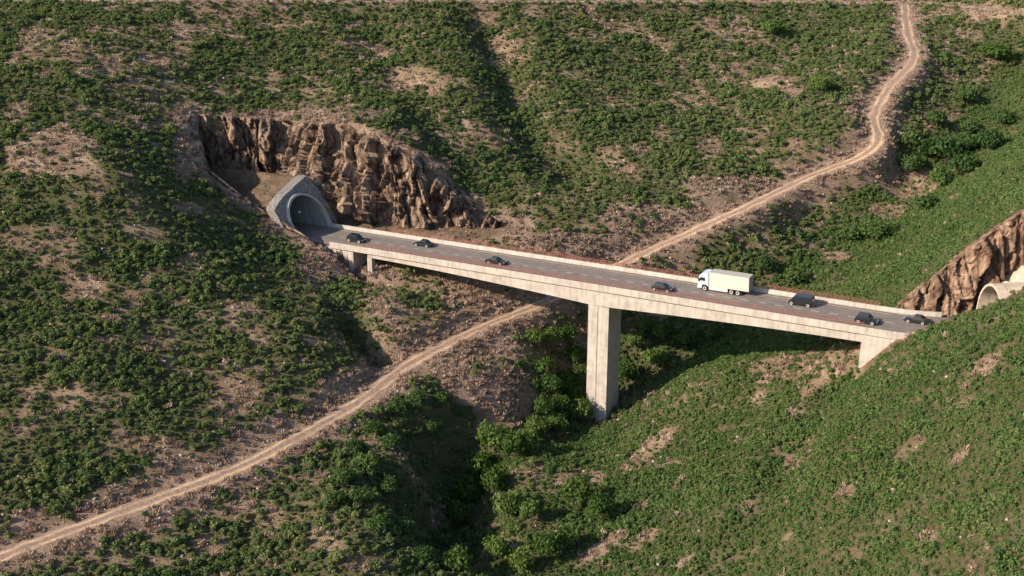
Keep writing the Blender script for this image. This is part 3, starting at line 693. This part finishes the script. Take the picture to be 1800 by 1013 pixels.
def car(s, t, heading, kind, wb, paint, label, glass='glass'):
    root = empty(dict(sedan='sedan_car', suv='sport_utility_car', hatch='hatchback_car', van='van')[kind], rp(s, t, .008), label, 'car' if kind != 'van' else 'van', 'dark cars crossing the bridge', orient(heading))
    K = dict(sedan=(.85, 1.0, 1.72, .82, 1.42), hatch=(.75, .62, 1.72, .86, 1.48), suv=(.85, .75, 1.84, .98, 1.72), van=(.85, .95, 1.98, 1.08, 2.02))[kind]
    fo, ro, W, belt, H_ = K; xf = wb/2+fo; xr = -wb/2-ro; w = W/2; r = .33 if kind in ('sedan', 'hatch') else .38
    # lower body: stations along the length
    stn = [(xf, .62*1, .36, .62, .70), (xf-.12, .88, .24, .70, .8), (xf-.55, .97, .20, belt-.10, .93), (wb/2-.35, 1, .20, belt-.02, .96), (0, 1, .20, belt, .97), (-wb/2+.2, 1, .20, belt+.02, .97), (xr+.45, .98, .22, belt+.01, .95), (xr+.08, .92, .30, belt-.04, .88), (xr, .82, .38, belt-.12, .8)]
    m = MB(); rings = []
    for x, kw, z0, z1, kt in stn:
        a = w*kw; b = w*kt
        rings.append([(x, -a*.94, z0), (x, -a, z0+.12), (x, -a, (z0+z1)/2), (x, -b, z1-.05), (x, -b*.86, z1), (x, b*.86, z1), (x, b, z1-.05), (x, a, (z0+z1)/2), (x, a, z0+.12), (x, a*.94, z0)])
    m.loft(rings); 
    body = m.build('body', M[paint], root, True); md = body.modifiers.new('edge', 'EDGE_SPLIT'); md.split_angle = math.radians(38)
    # cabin
    if kind == 'sedan': cab = (wb/2-.30, wb/2-1.05, -wb/2+.45, -wb/2-.45)
    elif kind == 'hatch': cab = (wb/2-.15, wb/2-.9, -wb/2+.05, xr+.12)
    elif kind == 'suv': cab = (wb/2-.2, wb/2-.85, -wb/2-.15, xr+.12)
    else: cab = (wb/2+.05, wb/2-.55, xr+.35, xr+.1)
    x0, x1, x2, x3 = cab; zb_ = belt-.03; kt = .80 if kind != 'van' else .86
    m = MB(); rings = []
    for zz, f in ((zb_, 0), ((zb_+H_)/2, .5), (H_-.07, .93)):
        ww = w*.955*(1-f)+w*kt*f; a = x0+(x1-x0)*f; b = x3+(x2-x3)*f
        rings.append([(a, -ww*.93, zz), (a-.12, -ww, zz), (b+.12, -ww, zz), (b, -ww*.93, zz), (b, ww*.93, zz), (b+.12, ww, zz), (a-.12, ww, zz), (a, ww*.93, zz)])
    m.loft(rings); m.build('window', M[glass], root, False)
    m = MB(); rings = []
    for dz, sh in ((-.075, 0), (-.02, .02), (0.0, .10)):
        ww = w*kt-sh+.012; rings.append([(x1+.03-sh, -ww, H_+dz), (x2-.03+sh, -ww, H_+dz), (x2-.03+sh, ww, H_+dz), (x1+.03-sh, ww, H_+dz)])
    m.loft(rings); m.build('roof', M[paint], root, False)
    for sd in (-1, 1):                                # pillars between the panes
        for xa, xb in ((x0-.12, x1-.05), ((x1+x2)/2, (x1+x2)/2), (x3+.12, x2+.06)):
            yb, yt = sd*(w*.955+.006), sd*(w*kt+.012); m = MB()
            m.hexa([(xa-.045, yb-.02*sd, zb_), (xa+.045, yb-.02*sd, zb_), (xa+.045, yb, zb_), (xa-.045, yb, zb_), (xb-.045, yt-.02*sd, H_-.05), (xb+.045, yt-.02*sd, H_-.05), (xb+.045, yt, H_-.05), (xb-.045, yt, H_-.05)])
            m.build('pillar', M[paint], root)
    for sd in (-1, 1):
        for x in (wb/2, -wb/2): wheel(root, x, sd*(w-.10), r, .24, sd)
        m = MB(); m.box(xf-.24, xf-.05, sd*w*.52-.17, sd*w*.52+.17, .58, .70); m.build('headlight', M['lamp'], root)
        m = MB(); m.box(xr-.01, xr+.10, sd*w*.62-.13, sd*w*.62+.13, belt-.30, belt-.14); m.build('taillight', M['tail'], root)
        m = MB(); m.box(x0-.30, x0-.16, sd*(w+.02)-.09, sd*(w+.02)+.09, belt+.02, belt+.16); m.build('wing_mirror', M[paint], root)
    for xa, xb in ((xf-.06, xf+.05), (xr-.05, xr+.06)):
        m = MB(); m.box(xa, xb, -w*.78, w*.78, .34, .50); m.build('bumper', M['trim'] if kind != 'van' else M['chrome'], root)
    return root
G2 = -1.12
car(-56.6, -1.0, 1, 'suv', 2.75, 'black', 'black estate car nearest the left tunnel mouth, farthest left on the bridge')
car(-41.1, 2.62, -1, 'sedan', 2.7, 'black', 'black saloon in the far lane, second vehicle from the left tunnel')
car(-20.4, -1.08, 1, 'sedan', 2.75, 'black2', 'dark saloon in the near lane, alone on the left span before the pier')
car(17.2, -1.35, 1, 'hatch', 2.75, 'black2', 'dark hatchback in the near lane just left of the white box truck')
car(43.7, 2.35, -1, 'van', 3.15, 'black', 'tall black passenger van in the far lane behind the box truck')
car(56.9, -1.5, 1, 'suv', 2.5, 'black2', 'dark compact car in the near lane above the right abutment')
car(64.8, 2.4, -1, 'sedan', 2.55, 'black', 'black saloon farthest right, half masked by the bushy slope')

def truck():
    root = empty('box_truck', rp(29.0, 3.15, .008), 'long cream box truck with pale blue cab, in the far lane right of the pier', 'truck', None, orient(-1))
    # local x forward; front axle at x=4.3, rear axles at -1.1, -2.4
    fa, r1, r2 = 4.3, -1.1, -2.4; w = 1.25
    m = MB(); prof = [(5.75, .42), (5.78, 1.15), (5.70, 1.95), (5.42, 3.02), (5.05, 3.40), (4.55, 3.62), (3.62, 3.62), (3.55, 3.2), (3.55, .95), (3.78, .95), (3.85, 1.12), (4.05, 1.22), (4.55, 1.22), (4.78, 1.1), (4.88, .9), (4.92, .42)]
    m.loft([[(x, y, z) for x, z in prof] for y in (-1.22, 1.22)]); cab = m.build('cab', M['cab'], root); bevel(cab, .05)
    m = MB(); m.add([(5.735, -1.05, 2.02), (5.735, 1.05, 2.02), (5.45, 1.02, 2.92), (5.45, -1.02, 2.92), (5.70, -1.05, 2.0), (5.70, 1.05, 2.0), (5.41, 1.02, 2.92), (5.41, -1.02, 2.92)], [(0, 1, 2, 3), (7, 6, 5, 4), (0, 4, 5, 1), (1, 5, 6, 2), (2, 6, 7, 3), (3, 7, 4, 0)]); m.build('windscreen', M['glass'], root)
    for sd in (-1, 1):
        m = MB(); m.hexa([(4.25, sd*1.215, 1.98), (5.45, sd*1.215, 1.98), (5.45, sd*1.232, 1.98), (4.25, sd*1.232, 1.98), (4.25, sd*1.215, 2.68), (5.22, sd*1.215, 2.68), (5.22, sd*1.232, 2.68), (4.25, sd*1.232, 2.68)]); m.build('side_window', M['glass'], root)
        m = MB(); m.box(5.45, 5.62, sd*1.38-.09, sd*1.38+.09, 1.9, 2.5); m.build('wing_mirror', M['trim'], root)
        m = MB(); m.box(5.72, 5.80, sd*.88-.18, sd*.88+.18, .78, .98); m.build('headlight', M['lamp'], root)
        m = MB(); m.box(-4.62, -4.55, sd*1.0-.16, sd*1.0+.16, .85, 1.0); m.build('taillight', M['tail'], root)
        for x in (fa, r1, r2): wheel(root, x, sd*1.06, .50, .32, sd)
        m = MB(); m.box(-.35, 3.45, sd*1.20-.03, sd*1.20+.03, .38, 1.03); m.build('side_skirt', M['white'], root)
    m = MB(); m.box(5.74, 5.84, -1.2, 1.2, .40, .70); m.build('bumper', M['cab'], root)
    m = MB(); m.box(-4.6, 3.38, -w, w, 1.08, 3.86); bx = m.build('cargo_box', M['cream'], root); bevel(bx, .03)
    m = MB(); m.box(-4.56, 3.34, -w+.04, w-.04, 3.863, 3.885); m.build('box_roof', M['roofgrey'], root)
    m = MB(); m.box(-4.625, -4.603, -w+.08, w-.08, 1.14, 3.78)
    m.box(-4.66, -4.628, -.03, .03, 1.2, 3.7); m.build('rear_door', mat_plain('rear_door_grey', (.30, .28, .26), .5), root)
    m = MB(); m.box(-4.5, 4.9, -.45, .45, .72, 1.06); m.build('chassis', M['trim'], root)
truck()

# ------------------------------------------------------------------ plants
def leaf_quads(P, Nn, size, rng, asp=1.5):
    n = len(P); R = rng.normal(size=(n, 3)); U = np.cross(Nn, R); U /= np.linalg.norm(U, axis=1)[:, None]+1e-9; W = np.cross(Nn, U)
    s = size*(.65+.7*rng.random(n))[:, None]; U = U*s*asp*.5; W = W*s*.5
    V = np.stack([P-U*.9-W*.5, P+U*.2-W, P+U*1.1+W*.2, P-U*.2+W], 1).reshape(-1, 3)
    return V, np.arange(4*n).reshape(n, 4)
def clump(rng, nl, rx, rz, lobes, leaf, shell=.75, zc=.42):
    P = []; Nn = []
    L = []
    for k in range(lobes):
        a = rng.random()*2*math.pi; r = rx*.62*math.sqrt(rng.random()); L.append((r*math.cos(a), r*math.sin(a), rz*(zc+.35*rng.random()*(1-r/rx)), rx*(.30+.28*rng.random())))
    per = nl//lobes
    for (x, y, z, q) in L:
        d = rng.normal(size=(per, 3)); d[:, 2] = np.abs(d[:, 2])*.9-.28; d /= np.linalg.norm(d, axis=1)[:, None]
        rr = q*(shell+(1-shell)*rng.random((per, 1)))*(1+.25*rng.normal(size=(per, 1)))
        p = d*rr*np.array([1, 1, min(1.0, rz/rx*1.1)])+np.array([x, y, z]); P.append(p)
        nn = d+rng.normal(size=d.shape)*.55; Nn.append(nn/np.linalg.norm(nn, axis=1)[:, None])
    P = np.vstack(P); Nn = np.vstack(Nn); P[:, 2] = np.maximum(P[:, 2], .03)
    return leaf_quads(P, Nn, leaf, rng)
def twigs(rng, n, r, h):
    a = rng.random(n)*2*math.pi; q = r*np.sqrt(rng.random(n)); b = np.stack([q*np.cos(a), q*np.sin(a), np.zeros(n)], 1)
    d = np.stack([rng.normal(size=n)*.5, rng.normal(size=n)*.5, np.ones(n)], 1); d /= np.linalg.norm(d, axis=1)[:, None]
    tip = b+d*(h*(.5+.6*rng.random(n)))[:, None]; sd = np.cross(d, rng.normal(size=(n, 3))); sd /= np.linalg.norm(sd, axis=1)[:, None]; sd *= .05+.05*rng.random((n, 1))
    V = np.stack([b-sd, b+sd, tip+sd*.6, tip-sd*.6], 1).reshape(-1, 3); return V, np.arange(4*n).reshape(n, 4)
def stone(rng, r):
    bm = bmesh.new(); bmesh.ops.create_icosphere(bm, subdivisions=1, radius=r); o = Vector(rng.normal(size=3)*10)
    V = [v.co*(1+.5*MN.noise(v.co/r*1.2+o)) for v in bm.verts]; F_ = [[q.index for q in f.verts] for f in bm.faces]
    V = np.array([(v.x, v.y*.8, v.z*.6) for v in V]); bm.free(); return V, np.array(F_)

def scatter(name, protos, P, pid, rot, scl, mat, label, cat):
    """one ground-cover object: its own mesh holds the plant shapes and the points they stand on; a node group sets one plant on each point"""
    V = [np.asarray(p[0]) for p in protos]; base = np.cumsum([0]+[len(v) for v in V]); nv = base[-1]
    Fk = protos[0][1].shape[1]; Fq = np.vstack([p[1]+b for p, b in zip(protos, base)])
    allV = np.vstack(V+[P]); n = len(P)
    me = bpy.data.meshes.new(name); me.vertices.add(len(allV)); me.vertices.foreach_set('co', allV.astype(np.float32).ravel())
    me.loops.add(Fq.size); me.loops.foreach_set('vertex_index', Fq.ravel().astype(np.int32)); me.polygons.add(len(Fq)); me.polygons.foreach_set('loop_start', np.arange(0, Fq.size, Fk, dtype=np.int32))
    me.update(calc_edges=True)
    a = me.attributes.new('pid', 'INT', 'POINT'); ids = np.concatenate([np.full(len(v), -(k+1)) for k, v in enumerate(V)]+[pid]).astype(np.int32); a.data.foreach_set('value', ids)
    a = me.attributes.new('rot', 'FLOAT_VECTOR', 'POINT'); a.data.foreach_set('vector', np.vstack([np.zeros((nv, 3)), rot]).astype(np.float32).ravel())
    a = me.attributes.new('scl', 'FLOAT_VECTOR', 'POINT'); a.data.foreach_set('vector', np.vstack([np.ones((nv, 3)), scl]).astype(np.float32).ravel())
    a = me.attributes.new('tone', 'FLOAT', 'POINT'); a.data.foreach_set('value', np.r_[np.zeros(nv), RNG.random(n)].astype(np.float32))
    me.materials.append(mat)
    o = bpy.data.objects.new(name, me); C.objects.link(o); o['kind'] = 'stuff'; o['label'] = label; o['category'] = cat
    ng = bpy.data.node_groups.new(name+'_nodes', 'GeometryNodeTree')
    ng.interface.new_socket('Geometry', in_out='INPUT', socket_type='NodeSocketGeometry'); ng.interface.new_socket('Geometry', in_out='OUTPUT', socket_type='NodeSocketGeometry')
    nd = ng.nodes; lk = ng.links
    gi = nd.new('NodeGroupInput'); go = nd.new('NodeGroupOutput')
    def attr(nm, ty):
        q = nd.new('GeometryNodeInputNamedAttribute'); q.data_type = ty; q.inputs['Name'].default_value = nm; return q.outputs['Attribute']
    pidn = attr('pid', 'INT')
    def sep(op, val):
        c = nd.new('FunctionNodeCompare'); c.data_type = 'INT'; c.operation = op; lk.new(pidn, c.inputs[2]); c.inputs[3].default_value = val
        s_ = nd.new('GeometryNodeSeparateGeometry'); s_.domain = 'POINT'; lk.new(gi.outputs[0], s_.inputs['Geometry']); lk.new(c.outputs[0], s_.inputs['Selection']); return s_.outputs['Selection']
    jn = nd.new('GeometryNodeJoinGeometry')
    for k in range(len(V)):
        g = nd.new('GeometryNodeGeometryToInstance'); lk.new(sep('EQUAL', -(k+1)), g.inputs[0]); lk.new(g.outputs[0], jn.inputs[0])
    io = nd.new('GeometryNodeInstanceOnPoints'); lk.new(sep('GREATER_EQUAL', 0), io.inputs['Points']); lk.new(jn.outputs[0], io.inputs['Instance'])
    io.inputs['Pick Instance'].default_value = True; lk.new(pidn, io.inputs['Instance Index'])
    er = nd.new('FunctionNodeEulerToRotation'); lk.new(attr('rot', 'FLOAT_VECTOR'), er.inputs[0]); lk.new(er.outputs[0], io.inputs['Rotation']); lk.new(attr('scl', 'FLOAT_VECTOR'), io.inputs['Scale'])
    lk.new(io.outputs[0], go.inputs[0])
    md = o.modifiers.new('planting', 'NODES'); md.node_group = ng
    return o

def candidates(step, seed):
    rng = np.random.default_rng(seed)
    xs = np.arange(-160, 185, step); ys = np.arange(95, 432, step); X, Y = np.meshgrid(xs, ys)
    X = (X+(rng.random(X.shape)-.5)*step*.95).ravel(); Y = (Y+(rng.random(Y.shape)-.5)*step*.95).ravel(); Z = zat(X, Y)
    u, v = to_photo(np.stack([X, Y, Z], 1)); k = (u > -600) & (u < 2500) & (v > -60) & (v < 1350)
    X, Y, Z = X[k], Y[k], Z[k]
    dT, _ = poly_dist(X, Y, TRK[::2]); dU, _ = poly_dist(X, Y, TOPROAD[::2]); s, t = st(X, Y)
    dcl = sdf_poly(s, t, VEGCUT); dcr = sdf_poly(s, t, [(58, -8), (110, -8), (110, 22)]+rs_(R_FAR)[::-1])
    D, right, bare, dry = density(X, Y, Z, dT, dU, dcl, dcr, s, t)
    slope_ok = np.abs(zat(X+.8, Y)-zat(X-.8, Y)) < 4.5
    clear = ~((s > -67) & (s < 75) & (np.abs(t) < 6.1) & (Z > GR*s-4.5)) & slope_ok
    return rng, X, Y, Z, D, right, bare, dry, dT, s, t, dcl, dcr, clear
def rots(rng, n, tilt=.18): return np.stack([rng.normal(size=n)*tilt, rng.normal(size=n)*tilt, rng.random(n)*6.283], 1)

pr = np.random.default_rng(3)
PA = [clump(pr, 190, 1.0, .8+.3*(k % 3), 3+k % 4, .27) for k in range(8)]
PB = [clump(pr, 150, 1.0, 1.0, 4, .27) for k in range(6)]
PT = [twigs(pr, 60, .8, .8) for k in range(5)]
PS = [stone(pr, 1.0) for k in range(5)]
rng, X, Y, Z, D, right, bare, dry, dT, s, t, dcl, dcr, clear = candidates(.86, 21)
mixr = right+(fbm(X, Y, 12, 3, 77)-.5)*.7 > .5
isfar = (smooth(255, 300, Y)*smooth(-25, 25, X)+(fbm(X, Y, 14, 3, 79)-.5)*.9) > .5
keep0 = (rng.random(len(X)) < D*.95) & clear & ~mixr
for nm, sel, mt, lab in (('hillside_scrub', ~isfar, 'leaf_l', 'dark green scrub covering the left hillside around the tunnel'), ('far_scrub', isfar, 'leaf_m', 'mid green scrub covering the far hillside below the upper road')):
    keep = keep0 & sel; n = keep.sum(); big = fbm(X, Y, 7, 2, 88)[keep]
    sc = (.29+.66*rng.random(n)**3+.45*(rng.random(n) < .035)+.42*np.clip(big-.42, 0, .4)*2)
    print(nm, n)
    scatter(nm, PA, np.stack([X, Y, Z-.05], 1)[keep], rng.integers(0, len(PA), n), rots(rng, n), np.stack([sc, sc, sc*(.75+.5*rng.random(n))], 1), M[mt], lab, 'scrub')
nA_ = n
rng, X, Y, Z, D, right, bare, dry, dT, s, t, dcl, dcr, clear = candidates(.64, 22)
mixr = right+(fbm(X, Y, 12, 3, 77)-.5)*.7 > .5
keep = (rng.random(len(X)) < D*.95) & clear & mixr
n = keep.sum(); big = fbm(X, Y, 5, 2, 89)[keep]
sc = (.27+.46*rng.random(n)**3+.4*(rng.random(n) < .02)+.45*np.clip(big-.5, 0, .4)*2)
scatter('slope_scrub', PB, np.stack([X, Y, Z-.05], 1)[keep], rng.integers(0, len(PB), n), rots(rng, n), np.stack([sc, sc, sc*(.8+.6*rng.random(n))], 1), M['leaf_r'], 'bright green low scrub covering the right slope', 'scrub')
nB_ = n
keep = (rng.random(len(X)) < np.maximum(dry*.42, .14*(1-D))) & clear & (dT > 2.0) & (dcl > -.5) & (dcr > 0)
n = keep.sum(); sc = .45+.6*rng.random(n)
scatter('dry_brush', PT, np.stack([X, Y, Z-.04], 1)[keep], rng.integers(0, len(PT), n), rots(rng, n, .3), np.stack([sc, sc, sc], 1), M['twig'], 'dry purplish brown brush beside the track and cuttings', 'brush')
keep = (rng.random(len(X)) < .34*(1-.6*D)) & clear & (dT > 2.2)
n = keep.sum(); sc = .11+.20*rng.random(n)**2
scatter('dry_grass', PB, np.stack([X, Y, Z-.02], 1)[keep], rng.integers(0, len(PB), n), rots(rng, n, .25), np.stack([sc, sc, sc*.9], 1), M['tuft'], 'small olive and straw grass tufts dotted over the bare soil', 'grass tufts')
keep = (rng.random(len(X)) < (.07+.10*bare)*(1-.65*right)+.14*dry+.25*np.exp(-((dT-4)/2.5)**2)) & (dT > 1.9) & clear
n = keep.sum(); sc = .07+.34*rng.random(n)**5+.08*rng.random(n)
scatter('scattered_stones', PS, np.stack([X, Y, Z], 1)[keep], rng.integers(0, len(PS), n), rots(rng, n, .4), np.stack([sc, sc, sc], 1), M['stone'], 'pale stones scattered over the bare soil', 'stones')
print('SCRUB', nA_, nB_)

# trees
CROWN = []; TRUNK = []
for k in range(6):
    V, Fq = clump(pr, 1500, 1.0, .95, 11+k, .125, .72, .40); V[:, 2] += .28
    me = bpy.data.meshes.new('crown'); me.from_pydata(V.tolist(), [], Fq.tolist()); CROWN.append(me)
    m = MB()
    def limb(a, b, r0, r1):
        a = Vector(a); b = Vector(b); d = (b-a).normalized(); u_ = d.orthogonal().normalized(); v_ = d.cross(u_)
        m.loft([[tuple(p+(u_*math.cos(q)+v_*math.sin(q))*r) for q in [i*math.pi/3.5 for i in range(7)]] for p, r in ((a, r0), ((a+b)/2+Vector((random.uniform(-.04, .04), random.uniform(-.04, .04), 0)), (r0+r1)/2), (b, r1))])
    limb((0, 0, -.2), (0.02, .03, .45), .075, .05)
    for q in range(5):
        a = q*1.256+random.random(); limb((0.02, .03, .25+.04*q), (.5*math.cos(a), .5*math.sin(a), .65+.1*random.random()), .038, .012)
    me2 = bpy.data.meshes.new('trunk'); me2.from_pydata(m.v, [], m.f); TRUNK.append(me2)
for me in CROWN: me.materials.append(M['leaf_t'])
for me in TRUNK: me.materials.append(M['bark'])
CROWN_D = []
for me in CROWN: q = me.copy(); q.materials[0] = M['leaf_d']; CROWN_D.append(q)
TN = [0]
def tree(px, py, w, h, label, group, dark=False, name='broadleaf_tree', cat='tree'):
    P = hit(px, py); k = TN[0] % 6; TN[0] += 1
    root = empty(name, P, label, cat, group); root.rotation_euler = (0, 0, random.random()*6.28); root.scale = (w/2/.95, w/2/.95, h/1.28)
    c = bpy.data.objects.new('crown', (CROWN_D if dark else CROWN)[k]); C.objects.link(c); c.parent = root
    q = bpy.data.objects.new('trunk', TRUNK[k]); C.objects.link(q); q.parent = root
    return root
GA = 'bright green trees in the gully below the bridge'
for (px, py, w, h, lab) in [
    (868, 800, 6.2, 5.6, 'round bright tree at the top of the gully thicket, beside the bare fan'), (905, 806, 5.5, 4.6, 'tree just right of the topmost tree of the gully thicket'), (845, 846, 5.2, 5.2, 'upright tree on the shaded left edge of the gully thicket'),
    (822, 890, 5.6, 5.2, 'broad tree overhanging the dark gully, lower left of the thicket'), (808, 925, 4.6, 4.2, 'lowest tree on the left rim of the gully thicket, against deep shade'), (870, 872, 5.0, 4.6, 'tree in the middle of the gully thicket left of the bare patch'),
    (893, 915, 5.4, 4.8, 'wide tree below the bare patch in the gully thicket'), (933, 918, 4.2, 3.6, 'small tree on the right slope beside the gully thicket'), (1013, 892, 5.0, 4.8, 'full round tree standing alone on the lower slope, left of a pair'),
    (1057, 918, 4.6, 4.6, 'right tree of the pair on the lower slope below the pier'), (962, 985, 4.6, 4.4, 'tree near the bottom edge of the photo, second right of the gully'), (992, 968, 4.0, 3.8, 'small tree right of the bottom edge tree by the gully'),
    (873, 990, 4.4, 4.2, 'bottom edge tree between the dark gully and the lower slope'), (915, 1008, 4.4, 4.0, 'bottom edge tree directly below the gully thicket'), (803, 1010, 5.0, 4.0, 'shaded tree at the bottom of the dark gully'),
    (946, 772, 5.0, 4.0, 'low broad tree left of the pier foot, beside bare soil'), (978, 762, 4.8, 3.8, 'tree between the bare fan and the pier foot'), (925, 796, 4.4, 3.8, 'small tree under the broad tree left of the pier foot'),
    (990, 694, 5.4, 4.4, 'tree halfway up the pier on its left side'), (985, 733, 5.0, 4.2, 'tree lower left of the pier, below the halfway tree'), (955, 664, 4.6, 3.6, 'darker tree on the bank left of the pier, next to the bare fan'), (1022, 746, 4.8, 4.6, 'tree hugging the left foot of the pier'),
    (1008, 715, 4.8, 4.4, 'tree touching the left side of the pier'), (1010, 640, 4.2, 3.4, 'upper tree left of the pier under the girder'),
    (965, 700, 5.2, 4.4, 'wide tree in the bushes left of the pier, at the edge of the pinkish fan'), (1000, 605, 4.6, 3.6, 'topmost tree left of the pier, just under the girder'), (970, 610, 4.6, 3.6, 'tree below the girder where the track disappears under the bridge'), (940, 610, 4.2, 3.2, 'leftmost small tree under the girder beside the track'), (1018, 682, 4.8, 4.4, 'middle tree against the left side of the pier'), (955, 735, 4.6, 3.8, 'tree at the lower right tip of the pinkish fan')]:
    tree(px, py, w*1.0, h*1.15, lab, GA)
GB = 'trees behind the pier in the bridge shadow'
for (px, py, w, h, lab) in [
    (1150, 650, 5.6, 4.8, 'bright tree right of the pier at the edge of the bridge shadow'), (1118, 615, 5.0, 4.2, 'tree close behind the pier on its right side'), (1100, 672, 5.0, 4.6, 'shaded tree beside the right face of the pier'), (1160, 600, 4.6, 3.8, 'tree under the right span, second right of the pier'),
    (1205, 612, 4.8, 3.8, 'tree under the right span, third right of the pier'), (1132, 585, 4.2, 3.2, 'small tree directly under the girder right of the pier'), (1250, 600, 4.2, 3.4, 'dark tree in the bridge shadow under mid right span')]:
    tree(px, py, w*.95, h*1.0, lab, GB)
GC_ = 'trees in the upper gully at right'
for (px, py, w, h, lab) in [
    (1607, 266, 6.5, 5.6, 'leftmost round tree of the upper gully, right of the track bend'), (1660, 290, 9.0, 7.0, 'largest broad tree of the upper gully against the bright slope'), (1633, 282, 6.5, 5.4, 'tree squeezed between the leftmost and largest trees of the upper gully'), (1735, 268, 7.0, 5.8, 'rightmost tree of the upper gully at the rim of the bright slope'),
    (1695, 270, 6.5, 5.2, 'tree between the largest and rightmost trees of the upper gully'), (1652, 332, 6.5, 5.0, 'dark tree below the largest tree of the upper gully'), (1700, 240, 5.5, 4.6, 'tree above the rightmost trees of the upper gully'), (1540, 425, 8.0, 5.0, 'wide dark green tree above the right span near the cutting'),
    (1495, 425, 6.0, 4.0, 'tree left of the wide dark tree above the right span'), (1395, 500, 5.0, 4.0, 'tree just above the railing between truck and van'), (1345, 480, 5.0, 4.0, 'tree above the rear of the box truck'), (1745, 110, 8.5, 5.5, 'broad low tree in the top right corner'), (1700, 185, 6.0, 4.6, 'tree on the upper right slope below the broad corner tree'), (1440, 165, 5.5, 4.4, 'tree on the far slope left of the winding track'), (1355, 62, 7.0, 4.5, 'light green tree near the top edge left of the track'),
    (1690, 312, 7.5, 6.0, 'tree at the lower edge of the upper gully group, touching the bright slope'), (1600, 305, 6.0, 4.6, 'small dark tree below the leftmost tree of the upper gully, near the track bend'), (1760, 225, 6.5, 5.2, 'dark tree at the right photo edge above the bright slope'), (1645, 225, 6.0, 4.8, 'dark tree just behind the largest tree of the upper gully'), (1625, 375, 6.0, 4.4, 'lowest dark tree of the upper gully, above the dry patch')]:
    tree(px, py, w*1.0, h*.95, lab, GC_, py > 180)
GD = 'dark bushes along the steep gully bank'
BL = 'dark green bush on the shaded left bank of the gully, above the ravine'
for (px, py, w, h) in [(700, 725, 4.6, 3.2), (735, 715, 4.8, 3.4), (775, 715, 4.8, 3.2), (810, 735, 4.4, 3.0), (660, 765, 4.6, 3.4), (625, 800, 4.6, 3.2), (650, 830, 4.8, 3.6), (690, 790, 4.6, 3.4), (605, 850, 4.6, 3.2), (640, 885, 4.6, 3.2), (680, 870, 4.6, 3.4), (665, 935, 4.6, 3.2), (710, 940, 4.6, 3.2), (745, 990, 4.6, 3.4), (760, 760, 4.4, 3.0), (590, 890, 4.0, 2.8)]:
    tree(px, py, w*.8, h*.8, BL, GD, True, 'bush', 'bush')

# ------------------------------------------------------------------ light, camera
SUN_EL, SHADOW_AZ = math.radians(29), math.radians(21)
sd = Vector((math.cos(SHADOW_AZ)*math.cos(SUN_EL), math.sin(SHADOW_AZ)*math.cos(SUN_EL), -math.sin(SUN_EL)))
L = bpy.data.lights.new('sun', 'SUN'); L.energy = 5.0; L.angle = math.radians(.5); L.color = (1, .84, .66)
lo = bpy.data.objects.new('sun', L); C.objects.link(lo); lo.rotation_euler = sd.to_track_quat('-Z', 'Y').to_euler()
w = bpy.data.worlds.new('World'); scene.world = w; w.use_nodes = True; nt = w.node_tree
bg = nt.nodes['Background']; sky = nt.nodes.new('ShaderNodeTexSky'); sky.sky_type = 'NISHITA'; sky.sun_disc = False
sky.sun_elevation = SUN_EL; sky.sun_rotation = math.atan2(-sd.x, -sd.y)
nt.links.new(sky.outputs[0], bg.inputs[0]); bg.inputs[1].default_value = .115
cam = bpy.data.cameras.new('camera'); co = bpy.data.objects.new('camera', cam); C.objects.link(co)
cam.sensor_width = 36; cam.lens = FOC/1800*36; cam.clip_end = 6000; cam.clip_start = 1
co.location = EYE; co.rotation_euler = (math.pi/2-PITCH, 0, 0); scene.camera = co
scene.view_settings.view_transform = 'Standard'; scene.view_settings.look = 'None'; scene.view_settings.gamma = 1; scene.view_settings.exposure = 0.66
scene.cycles.max_bounces = 6
for o in bpy.data.objects:
    if '_world' in o: del o['_world']
